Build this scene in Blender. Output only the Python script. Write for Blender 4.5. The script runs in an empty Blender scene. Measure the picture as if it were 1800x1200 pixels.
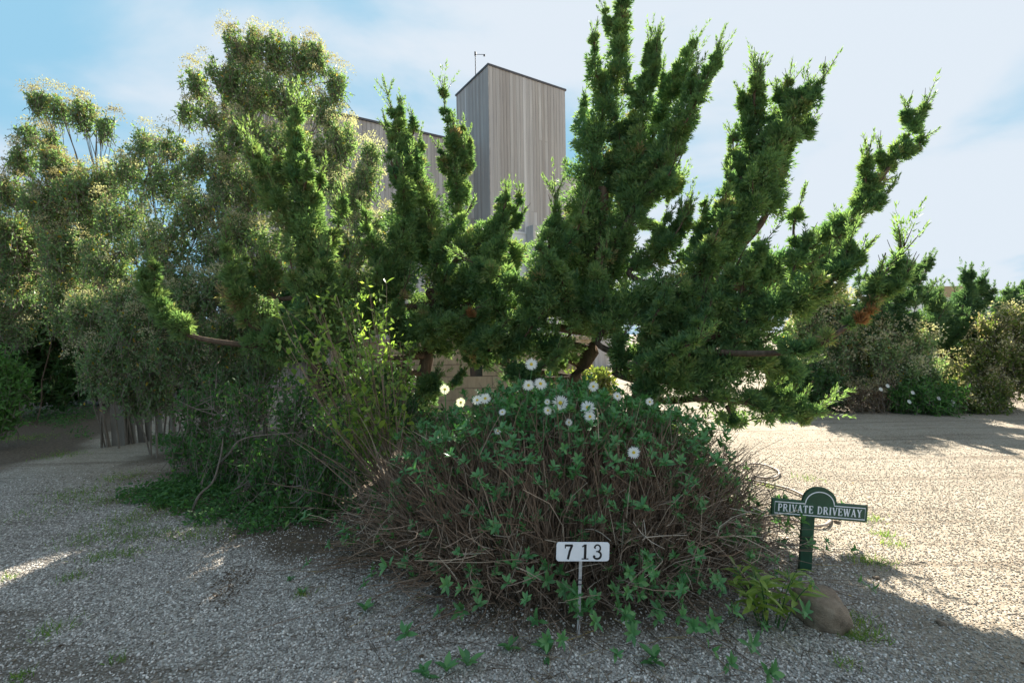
import bpy, math, random
import numpy as np
from mathutils import Matrix, Vector

rng = np.random.default_rng(7)
random.seed(7)
S = bpy.context.scene
COL = S.collection
R = math.radians

# ------------------------------------------------------------------ camera
F = 850.0                     # focal length in pixels of the 1800 px wide photograph
HY = 590.0                    # horizon row
EYE = np.array([0.0, 0.0, 1.5])
ROLL = R(0.9)
FW = np.array([0.0, 1.0, 0.0])
RT = np.array([math.cos(ROLL), 0.0, -math.sin(ROLL)])
UP = np.array([math.sin(ROLL), 0.0, math.cos(ROLL)])
cd = bpy.data.cameras.new('camera')
cd.sensor_width = 36.0
cd.lens = F / 1800.0 * 36.0
cd.shift_y = -(600.0 - HY) / 1800.0
cd.clip_start = 0.05
cd.clip_end = 3000.0
cam = bpy.data.objects.new('camera', cd)
COL.objects.link(cam)
m = Matrix.Identity(4)
for i in range(3):
    m[i][0], m[i][1], m[i][2], m[i][3] = RT[i], UP[i], -FW[i], EYE[i]
cam.matrix_world = m
S.camera = cam

# ------------------------------------------------------------------ light
SUN_AZ, SUN_EL = R(15.5), R(35.5)     # azimuth to the right of the view direction (+Y)
sun_dir = Vector((math.sin(SUN_AZ) * math.cos(SUN_EL), math.cos(SUN_AZ) * math.cos(SUN_EL), math.sin(SUN_EL)))
sl = bpy.data.lights.new('sun', 'SUN')
sl.energy = 4.6
sl.angle = R(0.55)
sl.color = (1.0, 0.93, 0.82)
so = bpy.data.objects.new('sun', sl)
COL.objects.link(so)
so.rotation_euler = sun_dir.to_track_quat('Z', 'Y').to_euler()
so.location = (6, 12, 30)

W_ = bpy.data.worlds.new('World')
S.world = W_
W_.use_nodes = True
nt = W_.node_tree
for n in list(nt.nodes):
    nt.nodes.remove(n)
def N(t, kind, **kw):
    n = t.nodes.new(kind)
    for k, v in kw.items():
        setattr(n, k, v)
    return n
def math_node(t, op, a, b=None, c=None, clamp=False):
    n = t.nodes.new('ShaderNodeMath'); n.operation = op; n.use_clamp = clamp
    for i, v in enumerate((a, b, c)):
        if v is None: continue
        if isinstance(v, (int, float)): n.inputs[i].default_value = v
        else: t.links.new(v, n.inputs[i])
    return n.outputs[0]
out = N(nt, 'ShaderNodeOutputWorld')
bg = N(nt, 'ShaderNodeBackground')
bg.inputs[1].default_value = 0.15
sky = N(nt, 'ShaderNodeTexSky', sky_type='NISHITA')
sky.sun_disc = False
sky.sun_elevation = SUN_EL
sky.sun_rotation = SUN_AZ
sky.altitude = 0.0
sky.air_density = 1.0
sky.dust_density = 0.1
sky.ozone_density = 1.2
tc = N(nt, 'ShaderNodeTexCoord')
sep = N(nt, 'ShaderNodeSeparateXYZ')
nt.links.new(tc.outputs['Generated'], sep.inputs[0])
zz = math_node(nt, 'ADD', math_node(nt, 'MAXIMUM', sep.outputs[2], 0.0), 0.22)
uu = math_node(nt, 'DIVIDE', sep.outputs[0], zz)
vv = math_node(nt, 'DIVIDE', sep.outputs[1], zz)
cmb = N(nt, 'ShaderNodeCombineXYZ')
nt.links.new(uu, cmb.inputs[0]); nt.links.new(vv, cmb.inputs[1])
cmb.inputs[2].default_value = 3.7
cn = N(nt, 'ShaderNodeTexNoise')
cn.inputs['Scale'].default_value = 1.25
cn.inputs['Detail'].default_value = 6.0
cn.inputs['Roughness'].default_value = 0.5
cn.inputs['Distortion'].default_value = 0.35
nt.links.new(cmb.outputs[0], cn.inputs['Vector'])
# a broad bank of thin cloud on the sunny half of the sky, clear on the other half
bias = math_node(nt, 'MULTIPLY_ADD', sep.outputs[0], 0.40, 0.0)
cov = math_node(nt, 'ADD', math_node(nt, 'MULTIPLY_ADD', cn.outputs[0], 2.1, -0.55), bias)
mr = N(nt, 'ShaderNodeMapRange'); mr.interpolation_type = 'SMOOTHSTEP'
mr.inputs[1].default_value = 0.22; mr.inputs[2].default_value = 0.78
nt.links.new(cov, mr.inputs[0])
thin = math_node(nt, 'MULTIPLY', mr.outputs[0], 0.93)
cloud = N(nt, 'ShaderNodeMix', data_type='RGBA')
cloud.inputs[6].default_value = (1, 1, 1, 1)
cloud.inputs[7].default_value = (1.33, 1.44, 1.57, 1)
# look of the clear sky: tone the very bright sun glow down to a thin-cloud level
skc = N(nt, 'ShaderNodeMix', data_type='RGBA', blend_type='DARKEN')
skc.inputs[0].default_value = 1.0
skg = N(nt, 'ShaderNodeMix', data_type='RGBA', blend_type='MULTIPLY')
skg.inputs[0].default_value = 1.0
skg.inputs[7].default_value = (0.50, 0.52, 0.44, 1)
nt.links.new(sky.outputs[0], skg.inputs[6])
nt.links.new(skg.outputs[2], skc.inputs[6])
skc.inputs[7].default_value = (0.56, 1.06, 1.42, 1)
nt.links.new(skc.outputs[2], cloud.inputs[6])
nt.links.new(thin, cloud.inputs[0])
nt.links.new(cloud.outputs[2], bg.inputs[0])
nt.links.new(bg.outputs[0], out.inputs[0])

S.view_settings.view_transform = 'Standard'
S.view_settings.look = 'None'
S.view_settings.exposure = 2.0
S.view_settings.gamma = 1.0
S.view_settings.use_curve_mapping = False
S.cycles.max_bounces = 11
S.cycles.diffuse_bounces = 7
S.cycles.transmission_bounces = 8
S.cycles.transparent_max_bounces = 4
S.cycles.use_denoising = True

# ------------------------------------------------------------------ helpers
def at(px, py, Y):
    """world point seen at a photograph pixel, Y metres in front of the viewer"""
    return EYE + FW * Y + RT * ((px - 900.0) / F * Y) + UP * ((HY - py) / F * Y)

def wave(x, y, seed, scale, octs=4):
    """smooth numpy noise, roughly -1..1"""
    r = np.random.default_rng(seed)
    o = np.zeros_like(np.asarray(x, float)); a = 1.0; tot = 0
    for k in range(octs):
        for _ in range(3):
            th = r.uniform(0, 2 * math.pi); ph = r.uniform(0, 2 * math.pi)
            f = scale * (2 ** k) * r.uniform(0.7, 1.3)
            o = o + a * np.sin(f * (x * math.cos(th) + y * math.sin(th)) + ph + 1.3 * np.sin(f * 0.6 * (x * math.sin(th) - y * math.cos(th)) + ph * 2))
        tot += a * 1.9; a *= 0.55
    return o / tot

def ground_h(x, y):
    x = np.asarray(x, float); y = np.asarray(y, float)
    g = 0.13 * np.exp(-((x - 0.35) / 1.35) ** 2 - ((y - 3.9) / 1.5) ** 2)
    g = g + 0.10 * np.exp(-((x + 2.6) / 1.6) ** 2 - ((y - 6.2) / 1.6) ** 2)
    g = g + 0.16 * np.exp(-((y - 10.4) / 1.1) ** 2) / (1 + np.exp(-(x - 4.6) * 3))
    near = np.exp(-((x) / 9.0) ** 2 - ((y - 4) / 9.0) ** 2)
    g = g + near * (0.012 * wave(x, y, 3, 2.2) + 0.02 * wave(x, y, 4, 0.6, 2))
    return g

def gz(x, y):
    return float(ground_h(np.array([x]), np.array([y]))[0])

def on_ground(px, py):
    d = FW + RT * ((px - 900.0) / F) + UP * ((HY - py) / F)
    t = -EYE[2] / d[2]
    for _ in range(6):
        p = EYE + d * t
        t = (gz(p[0], p[1]) - EYE[2]) / d[2]
    return EYE + d * t

def nrm(v):
    return v / np.maximum(np.linalg.norm(v, axis=-1, keepdims=True), 1e-9)

def runit(n):
    return nrm(rng.normal(size=(n, 3)))

def frame(D):
    """two unit vectors perpendicular to D (n,3)"""
    ref = np.where(np.abs(D[:, 2:3]) < 0.9, np.array([[0, 0, 1.0]]), np.array([[1.0, 0, 0]]))
    a = nrm(np.cross(D, ref)); b = np.cross(D, a)
    return a, b

def raw_mesh(name, V, faces_flat, totals, tint=None, smooth=False, mats=None, fmat=None):
    me = bpy.data.meshes.new(name)
    V = np.ascontiguousarray(V, np.float32)
    faces_flat = np.ascontiguousarray(faces_flat, np.int32); totals = np.ascontiguousarray(totals, np.int32)
    me.vertices.add(len(V)); me.vertices.foreach_set('co', V.ravel())
    me.loops.add(len(faces_flat)); me.loops.foreach_set('vertex_index', faces_flat)
    starts = np.zeros(len(totals), np.int32); starts[1:] = np.cumsum(totals)[:-1]
    me.polygons.add(len(totals))
    me.polygons.foreach_set('loop_start', starts)
    me.polygons.foreach_set('loop_total', totals)
    if fmat is not None:
        me.polygons.foreach_set('material_index', np.ascontiguousarray(fmat, np.int32))
    me.polygons.foreach_set('use_smooth', np.full(len(totals), bool(smooth)))
    me.update(calc_edges=True)
    if tint is not None:
        at_ = me.attributes.new('tint', 'FLOAT', 'FACE')
        at_.data.foreach_set('value', np.ascontiguousarray(tint, np.float32))
    for mm in (mats or []):
        me.materials.append(mm)
    return me

def link(name, data, parent=None, loc=None, rot=None, scale=None):
    o = bpy.data.objects.new(name, data)
    COL.objects.link(o)
    if parent is not None: o.parent = parent
    if loc is not None: o.location = loc
    if rot is not None: o.rotation_euler = rot
    if scale is not None: o.scale = scale
    return o

def thing(name, label, cat, loc=(0, 0, 0), group=None, rot=None):
    o = link(name, None, None, loc, rot)
    o.empty_display_size = 0.1
    o['label'] = label; o['category'] = cat
    if group: o['group'] = group
    return o

def tag(o, label, cat, group=None):
    o['label'] = label; o['category'] = cat
    if group: o['group'] = group
    return o

class Mesh:
    """collects polygons"""
    def __init__(s):
        s.V = []; s.f = []; s.t = []; s.tint = []; s.n = 0; s.tris = 0
    def add(s, V, faces, tint=0.5):
        V = np.asarray(V, float).reshape(-1, 3); faces = np.asarray(faces)
        s.V.append(V); s.f.append(faces.reshape(-1) + s.n)
        s.t.append(np.full(len(faces), faces.shape[1]))
        s.tint.append(np.broadcast_to(np.asarray(tint, float), (len(faces),)).copy())
        s.n += len(V); s.tris += len(faces) * (faces.shape[1] - 2)
    def tri_leaves(s, P, D, L, Wd, tint):
        n = len(P); a, b = frame(D)
        th = rng.uniform(0, 2 * math.pi, (n, 1)); side = a * np.cos(th) + b * np.sin(th)
        L = np.broadcast_to(L, (n,))[:, None]; Wd = np.broadcast_to(Wd, (n,))[:, None]
        V = np.stack([P - side * Wd / 2, P + side * Wd / 2, P + D * L], 1)
        s.add(V, np.arange(3 * n).reshape(n, 3), tint)
    def diamonds(s, P, D, L, Wd, tint, upbias=0.0):
        """pointed-oval leaf folded along its rib: two triangles"""
        n = len(P); a, b = frame(D)
        th = rng.uniform(0, 2 * math.pi, (n, 1)); side = a * np.cos(th) + b * np.sin(th)
        if upbias > 0:   # blades tend to lie flat
            flat = nrm(np.cross(D, np.array([[0, 0, 1.0]])) + 1e-6)
            side = nrm(side * (1 - upbias) + flat * upbias)
        nor = np.cross(D, side)
        L = np.broadcast_to(L, (n,))[:, None]; Wd = np.broadcast_to(Wd, (n,))[:, None]
        mid = P + D * L * 0.55
        V = np.stack([P, mid - side * Wd / 2 + nor * Wd * 0.14, P + D * L - nor * L * 0.07, mid + side * Wd / 2 + nor * Wd * 0.14], 1)
        idx = np.arange(4 * n).reshape(n, 4)
        f = np.concatenate([idx[:, [0, 1, 2]], idx[:, [0, 2, 3]]])
        t = np.broadcast_to(np.asarray(tint, float), (n,))
        s.add(V, f, np.concatenate([t, t]))
    def tubes(s, paths, radii, sides=4, tint=0.5, cap=False):
        """paths (n,k,3), radii (n,k)"""
        paths = np.asarray(paths, float); n, k, _ = paths.shape
        radii = np.broadcast_to(np.asarray(radii, float), (n, k))
        d = np.gradient(paths, axis=1)
        d = nrm(d).reshape(-1, 3); a, b = frame(d)
        ang = np.arange(sides) * 2 * math.pi / sides
        ring = a[:, None] * np.cos(ang)[None, :, None] + b[:, None] * np.sin(ang)[None, :, None]
        V = paths.reshape(-1, 1, 3) + ring * radii.reshape(-1, 1, 1)
        base = (np.arange(n)[:, None] * k + np.arange(k - 1)[None]).reshape(-1) * sides
        j = np.arange(sides); j2 = (j + 1) % sides
        f = np.stack([base[:, None] + j, base[:, None] + j2, base[:, None] + sides + j2, base[:, None] + sides + j], -1).reshape(-1, 4)
        t = np.repeat(np.broadcast_to(np.asarray(tint, float), (n,)), (k - 1) * sides)
        s.add(V, f, t)
        if cap:
            for e in (0, k - 1):
                ff = (np.arange(n)[:, None] * k + e) * sides + j[None]
                s.f.append((ff + s.n - n * k * sides).reshape(-1)); s.t.append(np.full(n, sides)); s.tint.append(np.full(n, 0.5))
    def box(s, c, h, rot=None):
        c = np.asarray(c, float); h = np.asarray(h, float)
        V = np.array([[x, y, z] for x in (-1, 1) for y in (-1, 1) for z in (-1, 1)], float) * h
        if rot is not None: V = V @ np.asarray(rot).T
        s.add(V + c, [[0, 1, 3, 2], [4, 6, 7, 5], [0, 4, 5, 1], [2, 3, 7, 6], [0, 2, 6, 4], [1, 5, 7, 3]])
    def mesh(s, name, mat, smooth=False):
        return raw_mesh(name, np.concatenate(s.V), np.concatenate(s.f), np.concatenate(s.t), np.concatenate(s.tint), smooth, [mat] if mat else None)
    def build(s, name, mat, parent=None, smooth=False, **kw):
        global TRIS
        TRIS += s.tris
        return link(name, s.mesh(name, mat, smooth), parent, **kw)
TRIS = 0

def catmull(P, m):
    """resample control points to m points on a smooth curve"""
    P = np.asarray(P, float)
    if len(P) == 2:
        return P[0] + (P[1] - P[0]) * np.linspace(0, 1, m)[:, None]
    Q = np.vstack([2 * P[0] - P[1], P, 2 * P[-1] - P[-2]])
    u = np.linspace(0, len(P) - 1 - 1e-6, m); i = u.astype(int); t = (u - i)[:, None]
    a, b, c, d = Q[i], Q[i + 1], Q[i + 2], Q[i + 3]
    return 0.5 * (2 * b + (c - a) * t + (2 * a - 5 * b + 4 * c - d) * t ** 2 + (3 * b - a - 3 * c + d) * t ** 3)

def bez(a, b, c, k):
    t = np.linspace(0, 1, k)[None, :, None]
    return a[:, None] * (1 - t) ** 2 + 2 * b[:, None] * t * (1 - t) + c[:, None] * t ** 2

# ------------------------------------------------------------------ materials
def new_mat(name):
    mt = bpy.data.materials.new(name); mt.use_nodes = True
    t = mt.node_tree; bs = t.nodes['Principled BSDF']; o = t.nodes['Material Output']
    return mt, t, bs, o
def ramp(t, fac, stops, interp='LINEAR'):
    r = t.nodes.new('ShaderNodeValToRGB'); cr = r.color_ramp; cr.interpolation = interp
    while len(cr.elements) < len(stops): cr.elements.new(0.5)
    for e, (p, c) in zip(cr.elements, stops):
        e.position = p; e.color = (*c, 1)
    if fac is not None: t.links.new(fac, r.inputs[0])
    return r.outputs[0]
def attr(t, name):
    a = t.nodes.new('ShaderNodeAttribute'); a.attribute_name = name
    return a.outputs['Fac']
def noise(t, scale, detail=3, rough=0.5, vec=None, dist=0.0):
    n = t.nodes.new('ShaderNodeTexNoise'); n.inputs['Scale'].default_value = scale
    n.inputs['Detail'].default_value = detail; n.inputs['Roughness'].default_value = rough; n.inputs['Distortion'].default_value = dist
    if vec is not None: t.links.new(vec, n.inputs['Vector'])
    return n.outputs[0]
def coords(t, kind='Object', scale=None):
    c = t.nodes.new('ShaderNodeTexCoord').outputs[kind]
    if scale:
        mp = t.nodes.new('ShaderNodeMapping'); mp.inputs['Scale'].default_value = scale
        t.links.new(c, mp.inputs[0]); c = mp.outputs[0]
    return c
def bump(t, bs, h, strength=0.3, dist=0.01):
    b = t.nodes.new('ShaderNodeBump'); b.inputs['Strength'].default_value = strength; b.inputs['Distance'].default_value = dist
    t.links.new(h, b.inputs['Height']); t.links.new(b.outputs[0], bs.inputs['Normal'])
def mixc(t, fac, a, b, blend='MIX'):
    x = t.nodes.new('ShaderNodeMix'); x.data_type = 'RGBA'; x.blend_type = blend
    for i, v in ((0, fac), (6, a), (7, b)):
        if isinstance(v, (int, float)): x.inputs[i].default_value = v
        elif isinstance(v, tuple): x.inputs[i].default_value = (*v, 1)
        else: t.links.new(v, x.inputs[i])
    return x.outputs[2]

def leaf_mat(name, stops, transl=0.35, rough=0.55, spec=0.3, tr_gain=1.5):
    mt, t, bs, o = new_mat(name)
    c = ramp(t, attr(t, 'tint'), stops)
    t.links.new(c, bs.inputs['Base Color'])
    bs.inputs['Roughness'].default_value = rough
    bs.inputs['Specular IOR Level'].default_value = spec
    tr = t.nodes.new('ShaderNodeBsdfTranslucent')
    cc = mixc(t, 1.0, c, (tr_gain, tr_gain * 1.05, tr_gain * 0.55), 'MULTIPLY')
    t.links.new(cc, tr.inputs[0])
    mx = t.nodes.new('ShaderNodeMixShader'); mx.inputs[0].default_value = transl
    t.links.new(bs.outputs[0], mx.inputs[1]); t.links.new(tr.outputs[0], mx.inputs[2])
    t.links.new(mx.outputs[0], o.inputs['Surface'])
    return mt
def plain(name, col, rough=0.6, spec=0.3, var=0.15, nscale=20, bumpd=0.0, metal=0.0):
    mt, t, bs, o = new_mat(name)
    n = noise(t, nscale, 4, 0.6, coords(t))
    lo = tuple(max(0, c * (1 - var)) for c in col); hi = tuple(min(1, c * (1 + var)) for c in col)
    t.links.new(ramp(t, n, [(0.3, lo), (0.7, hi)]), bs.inputs['Base Color'])
    bs.inputs['Roughness'].default_value = rough; bs.inputs['Specular IOR Level'].default_value = spec
    bs.inputs['Metallic'].default_value = metal
    if bumpd: bump(t, bs, n, 0.6, bumpd)
    return mt

M = {}
M['juniper'] = leaf_mat('juniper_foliage', [(0.0, (0.076, 0.160, 0.086)), (0.45, (0.138, 0.228, 0.100)), (0.75, (0.190, 0.265, 0.110)), (0.93, (0.255, 0.275, 0.135)), (1.0, (0.30, 0.23, 0.14))], 0.46, 0.6, 0.25, 1.7)
M['juniper_blue'] = leaf_mat('far_juniper_foliage', [(0.0, (0.062, 0.125, 0.073)), (0.5, (0.119, 0.206, 0.100)), (1.0, (0.213, 0.275, 0.125))], 0.42, 0.6, 0.25, 1.5)
M['juniper_dead'] = leaf_mat('dead_juniper_foliage', [(0.0, (0.20, 0.12, 0.06)), (1.0, (0.46, 0.22, 0.10))], 0.3)
M['groundsel'] = leaf_mat('groundsel_leaves', [(0.0, (0.095, 0.177, 0.084)), (0.5, (0.168, 0.268, 0.126)), (0.92, (0.280, 0.378, 0.204)), (0.96, (0.470, 0.366, 0.036)), (1.0, (0.448, 0.268, 0.036))], 0.42, 0.5, 0.4, 1.6)
M['seed'] = leaf_mat('groundsel_seed_heads', [(0.0, (0.30, 0.25, 0.16)), (0.5, (0.46, 0.42, 0.29)), (1.0, (0.62, 0.60, 0.46))], 0.42, 0.8, 0.1, 1.15)
M['broad'] = leaf_mat('broad_leaves', [(0.0, (0.039, 0.098, 0.034)), (0.6, (0.085, 0.176, 0.052)), (1.0, (0.169, 0.260, 0.072))], 0.3, 0.45, 0.4, 1.6)
M['young'] = leaf_mat('young_shrub_leaves', [(0.0, (0.079, 0.148, 0.040)), (0.6, (0.178, 0.267, 0.059)), (1.0, (0.297, 0.376, 0.089))], 0.5, 0.35, 0.5, 1.8)
M['gold'] = leaf_mat('autumn_shrub_leaves', [(0.0, (0.110, 0.163, 0.042)), (0.55, (0.242, 0.275, 0.084)), (0.85, (0.396, 0.350, 0.120)), (1.0, (0.462, 0.300, 0.120))], 0.4, 0.55, 0.3, 1.5)
M['daisyleaf'] = leaf_mat('daisy_leaves', [(0.0, (0.055, 0.169, 0.058)), (0.7, (0.110, 0.269, 0.091)), (0.93, (0.176, 0.350, 0.111)), (0.97, (0.528, 0.500, 0.065)), (1.0, (0.550, 0.450, 0.065))], 0.3, 0.4, 0.45, 1.6)
M['cover'] = leaf_mat('ground_cover_leaves', [(0.0, (0.050, 0.130, 0.039)), (0.7, (0.105, 0.234, 0.058)), (1.0, (0.176, 0.312, 0.078))], 0.3, 0.5, 0.3, 1.6)
M['grass'] = leaf_mat('grass_blades', [(0.0, (0.084, 0.168, 0.036)), (0.7, (0.180, 0.288, 0.060)), (1.0, (0.384, 0.360, 0.144))], 0.4, 0.5, 0.3, 1.6)
M['petal'] = leaf_mat('white_petals', [(0.0, (0.78, 0.79, 0.82)), (1.0, (0.88, 0.88, 0.88))], 0.4, 0.6, 0.2, 1.0)
M['eye'] = plain('flower_centre_yellow', (0.55, 0.42, 0.05), 0.8, 0.1, 0.35, 300)

def bark_mat(name, a, b):
    mt, t, bs, o = new_mat(name)
    n = noise(t, 9, 6, 0.65, coords(t, 'Object', (3, 3, 0.7)))
    t.links.new(ramp(t, n, [(0.3, a), (0.75, b)]), bs.inputs['Base Color'])
    bs.inputs['Roughness'].default_value = 0.9; bs.inputs['Specular IOR Level'].default_value = 0.15
    bump(t, bs, n, 0.8, 0.02)
    return mt
M['bark'] = bark_mat('juniper_bark', (0.06, 0.042, 0.03), (0.17, 0.125, 0.09))
M['twig'] = bark_mat('grey_twig_bark', (0.11, 0.09, 0.07), (0.27, 0.23, 0.19))
M['stem'] = leaf_mat('dry_brown_stems', [(0.0, (0.092, 0.065, 0.047)), (0.5, (0.189, 0.131, 0.092)), (0.85, (0.304, 0.230, 0.170)), (1.0, (0.463, 0.387, 0.301))], 0.0, 0.8, 0.15)
M['litter'] = leaf_mat('dry_litter', [(0.0, (0.06, 0.042, 0.03)), (0.6, (0.17, 0.12, 0.08)), (0.9, (0.34, 0.27, 0.18)), (1.0, (0.42, 0.30, 0.10))], 0.1, 0.9, 0.1)

# weathered vertical siding, each board with its own tone
def siding(name, stops, wear=0.5):
    mt, t, bs, o = new_mat(name)
    oi = t.nodes.new('ShaderNodeObjectInfo').outputs['Random']
    c = ramp(t, oi, stops)
    cv = coords(t, 'Object', (14, 14, 2.6))
    va = t.nodes.new('ShaderNodeVectorMath'); va.operation = 'ADD'
    t.links.new(cv, va.inputs[0]); t.links.new(math_node(t, 'MULTIPLY', oi, 57.0), va.inputs[1])
    n = noise(t, 1.0, 6, 0.65, va.outputs[0])
    gp_ = t.nodes.new('ShaderNodeNewGeometry'); mpp = t.nodes.new('ShaderNodeMapping'); mpp.inputs['Scale'].default_value = (1.2, 1.2, 0.35)
    t.links.new(gp_.outputs['Position'], mpp.inputs[0])
    n2 = noise(t, 0.9, 5, 0.65, mpp.outputs[0])
    c = mixc(t, 0.6, c, ramp(t, n, [(0.25, (0.55, 0.53, 0.52)), (0.75, (1.25, 1.24, 1.22))]), 'MULTIPLY')
    c = mixc(t, wear, c, ramp(t, n2, [(0.3, (0.8, 0.8, 0.83)), (0.7, (1.12, 1.1, 1.06))]), 'MULTIPLY')
    t.links.new(c, bs.inputs['Base Color'])
    bs.inputs['Roughness'].default_value = 0.85; bs.inputs['Specular IOR Level'].default_value = 0.2
    bump(t, bs, n, 0.4, 0.004)
    return mt
M['siding'] = siding('weathered_cedar_siding', [(0.0, (0.37, 0.35, 0.335)), (0.5, (0.445, 0.43, 0.42)), (0.85, (0.48, 0.47, 0.465)), (1.0, (0.58, 0.575, 0.575))])
M['fence'] = siding('grey_fence_wood', [(0.0, (0.20, 0.18, 0.155)), (1.0, (0.34, 0.31, 0.27))])
M['tanboard'] = siding('tan_wall_boards', [(0.0, (0.42, 0.33, 0.24)), (1.0, (0.52, 0.42, 0.31))], 0.3)
M['darkmetal'] = plain('dark_roof_edge', (0.075, 0.075, 0.085), 0.5, 0.4)
M['whitewall'] = plain('white_wall_paint', (0.72, 0.73, 0.74), 0.7, 0.2, 0.05, 3)
M['greywall'] = plain('grey_wall_core', (0.16, 0.15, 0.14), 0.9, 0.1)
M['roof'] = plain('flat_roof_felt', (0.20, 0.19, 0.19), 0.9, 0.1)
M['tanroof'] = plain('far_tan_roof', (0.36, 0.28, 0.18), 0.9, 0.1)
M['glass'] = plain('dark_window_glass', (0.03, 0.035, 0.04), 0.08, 0.6)
M['signgreen'] = plain('green_sign_paint', (0.020, 0.075, 0.042), 0.42, 0.45, 0.25, 14)
M['signwhite'] = plain('white_sign_paint', (0.78, 0.80, 0.84), 0.5, 0.3, 0.04, 30)
M['ink'] = plain('black_number_paint', (0.015, 0.015, 0.018), 0.5, 0.3)
M['galv'] = plain('grey_stake_metal', (0.42, 0.41, 0.40), 0.55, 0.4, 0.25, 40)
M['hose'] = plain('pale_hose_rubber', (0.36, 0.30, 0.25), 0.6, 0.3, 0.25, 12)

# ------------------------------------------------------------------ ground
def axis(lo, hi, step, far, grow=1.32):
    a = list(np.arange(lo, hi + 1e-6, step)); d = step; x = a[-1]
    while x < far: d *= grow; x += d; a.append(x)
    d = step; x = a[0]; b = []
    while x > -far: d *= grow; x -= d; b.append(x)
    return np.array(b[::-1] + a)
gx = axis(-8.0, 12.0, 0.1, 900.0); gy = axis(0.4, 12.5, 0.1, 900.0)
GX, GY = np.meshgrid(gx, gy, indexing='ij')
GZ = ground_h(GX, GY)
def masks(x, y):
    n1 = wave(x, y, 11, 1.6); n2 = wave(x, y, 12, 4.0); n3 = wave(x, y, 13, 0.8)
    # bare dark soil under the planting bed
    e = np.sqrt(((x - 0.3) / 1.62) ** 2 + ((y - 3.95) / 1.62) ** 2)
    soil = np.clip((1.10 + 0.16 * n1 + 0.10 * n2 - e) / 0.30, 0, 1)
    e2 = np.sqrt(((x + 2.5) / 2.3) ** 2 + ((y - 6.3) / 2.4) ** 2)
    soil = np.maximum(soil, np.clip((1.05 + 0.2 * n1 + 0.12 * n2 - e2) / 0.35, 0, 1))
    e3 = np.sqrt(((x + 1.35) / 1.5) ** 2 + ((y - 3.6) / 1.15) ** 2)
    soil = np.maximum(soil, np.clip((0.95 + 0.5 * n1 + 0.35 * n2 - e3) / 0.7, 0, 0.9))
    hedge = np.clip((y - (9.0 + 0.25 * n1 + 0.12 * n2)) / 0.5, 0, 1) * np.clip((x - 4.4) / 0.6, 0, 1) * np.clip((13.5 - y) / 1.5, 0, 1) * np.clip((10.3 + 0.3 * n1 - x) / 0.6, 0, 1)
    soil = np.maximum(soil, hedge)
    soil = np.maximum(soil, np.clip((0.7 * n3 + 0.55 * n2 + 0.5 * n1 - 0.50) / 0.35, 0, 0.55) * (x < 1.2))
    left = np.clip(((-3.2 - 0.62 * (y - 3.5)) - x + 0.5 * n1) / 0.7, 0, 1) * 0     # kept simple: path stays bare
    far_left = np.clip((-5.6 - 0.28 * (y - 6) - x + 0.5 * n1) / 0.8, 0, 1)
    soil = np.maximum(soil, far_left * 0.9)
    # sandy where wheels and feet have worn the gravel, grey pebbles nearer the viewer on the left
    sandy = np.clip((x - 1.0 + 0.35 * n3) / 0.9, 0, 1)
    path = np.clip((y - 4.3 - 0.35 * n3 + 0.25 * (x + 3)) / 1.2, 0, 1) * (x < 0.5)
    sandy = np.maximum(sandy, path)
    return soil, sandy
SO, SA = masks(GX, GY)
nx, ny = GX.shape
idx = np.arange(nx * ny).reshape(nx, ny)
quads = np.stack([idx[:-1, :-1], idx[1:, :-1], idx[1:, 1:], idx[:-1, 1:]], -1).reshape(-1, 4)
gme = raw_mesh('ground', np.stack([GX, GY, GZ], -1).reshape(-1, 3), quads.ravel(), np.full(len(quads), 4), None, True)
for nm, arr in (('soil', SO), ('sandy', SA)):
    a_ = gme.attributes.new(nm, 'FLOAT', 'POINT'); a_.data.foreach_set('value', arr.ravel().astype(np.float32))
TRIS += 2 * len(quads)
mt, t, bs, o = new_mat('gravel_and_soil')
oc = coords(t)
vor = t.nodes.new('ShaderNodeTexVoronoi'); vor.inputs['Scale'].default_value = 85.0
t.links.new(oc, vor.inputs['Vector'])
sepc = t.nodes.new('ShaderNodeSeparateColor'); t.links.new(vor.outputs['Color'], sepc.inputs[0])
grey = ramp(t, sepc.outputs[0], [(0.0, (0.150, 0.131, 0.110)), (0.4, (0.286, 0.258, 0.219)), (0.75, (0.436, 0.401, 0.347)), (1.0, (0.654, 0.607, 0.536))])
tan = ramp(t, sepc.outputs[0], [(0.0, (0.260, 0.213, 0.159)), (0.35, (0.317, 0.271, 0.209)), (0.75, (0.361, 0.317, 0.253)), (1.0, (0.433, 0.397, 0.339))])
big = noise(t, 1.3, 5, 0.6, oc)
tan = mixc(t, 0.8, tan, ramp(t, big, [(0.3, (0.78, 0.76, 0.73)), (0.7, (1.08, 1.07, 1.05))]), 'MULTIPLY')
grv = mixc(t, attr(t, 'sandy'), grey, tan)
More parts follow.
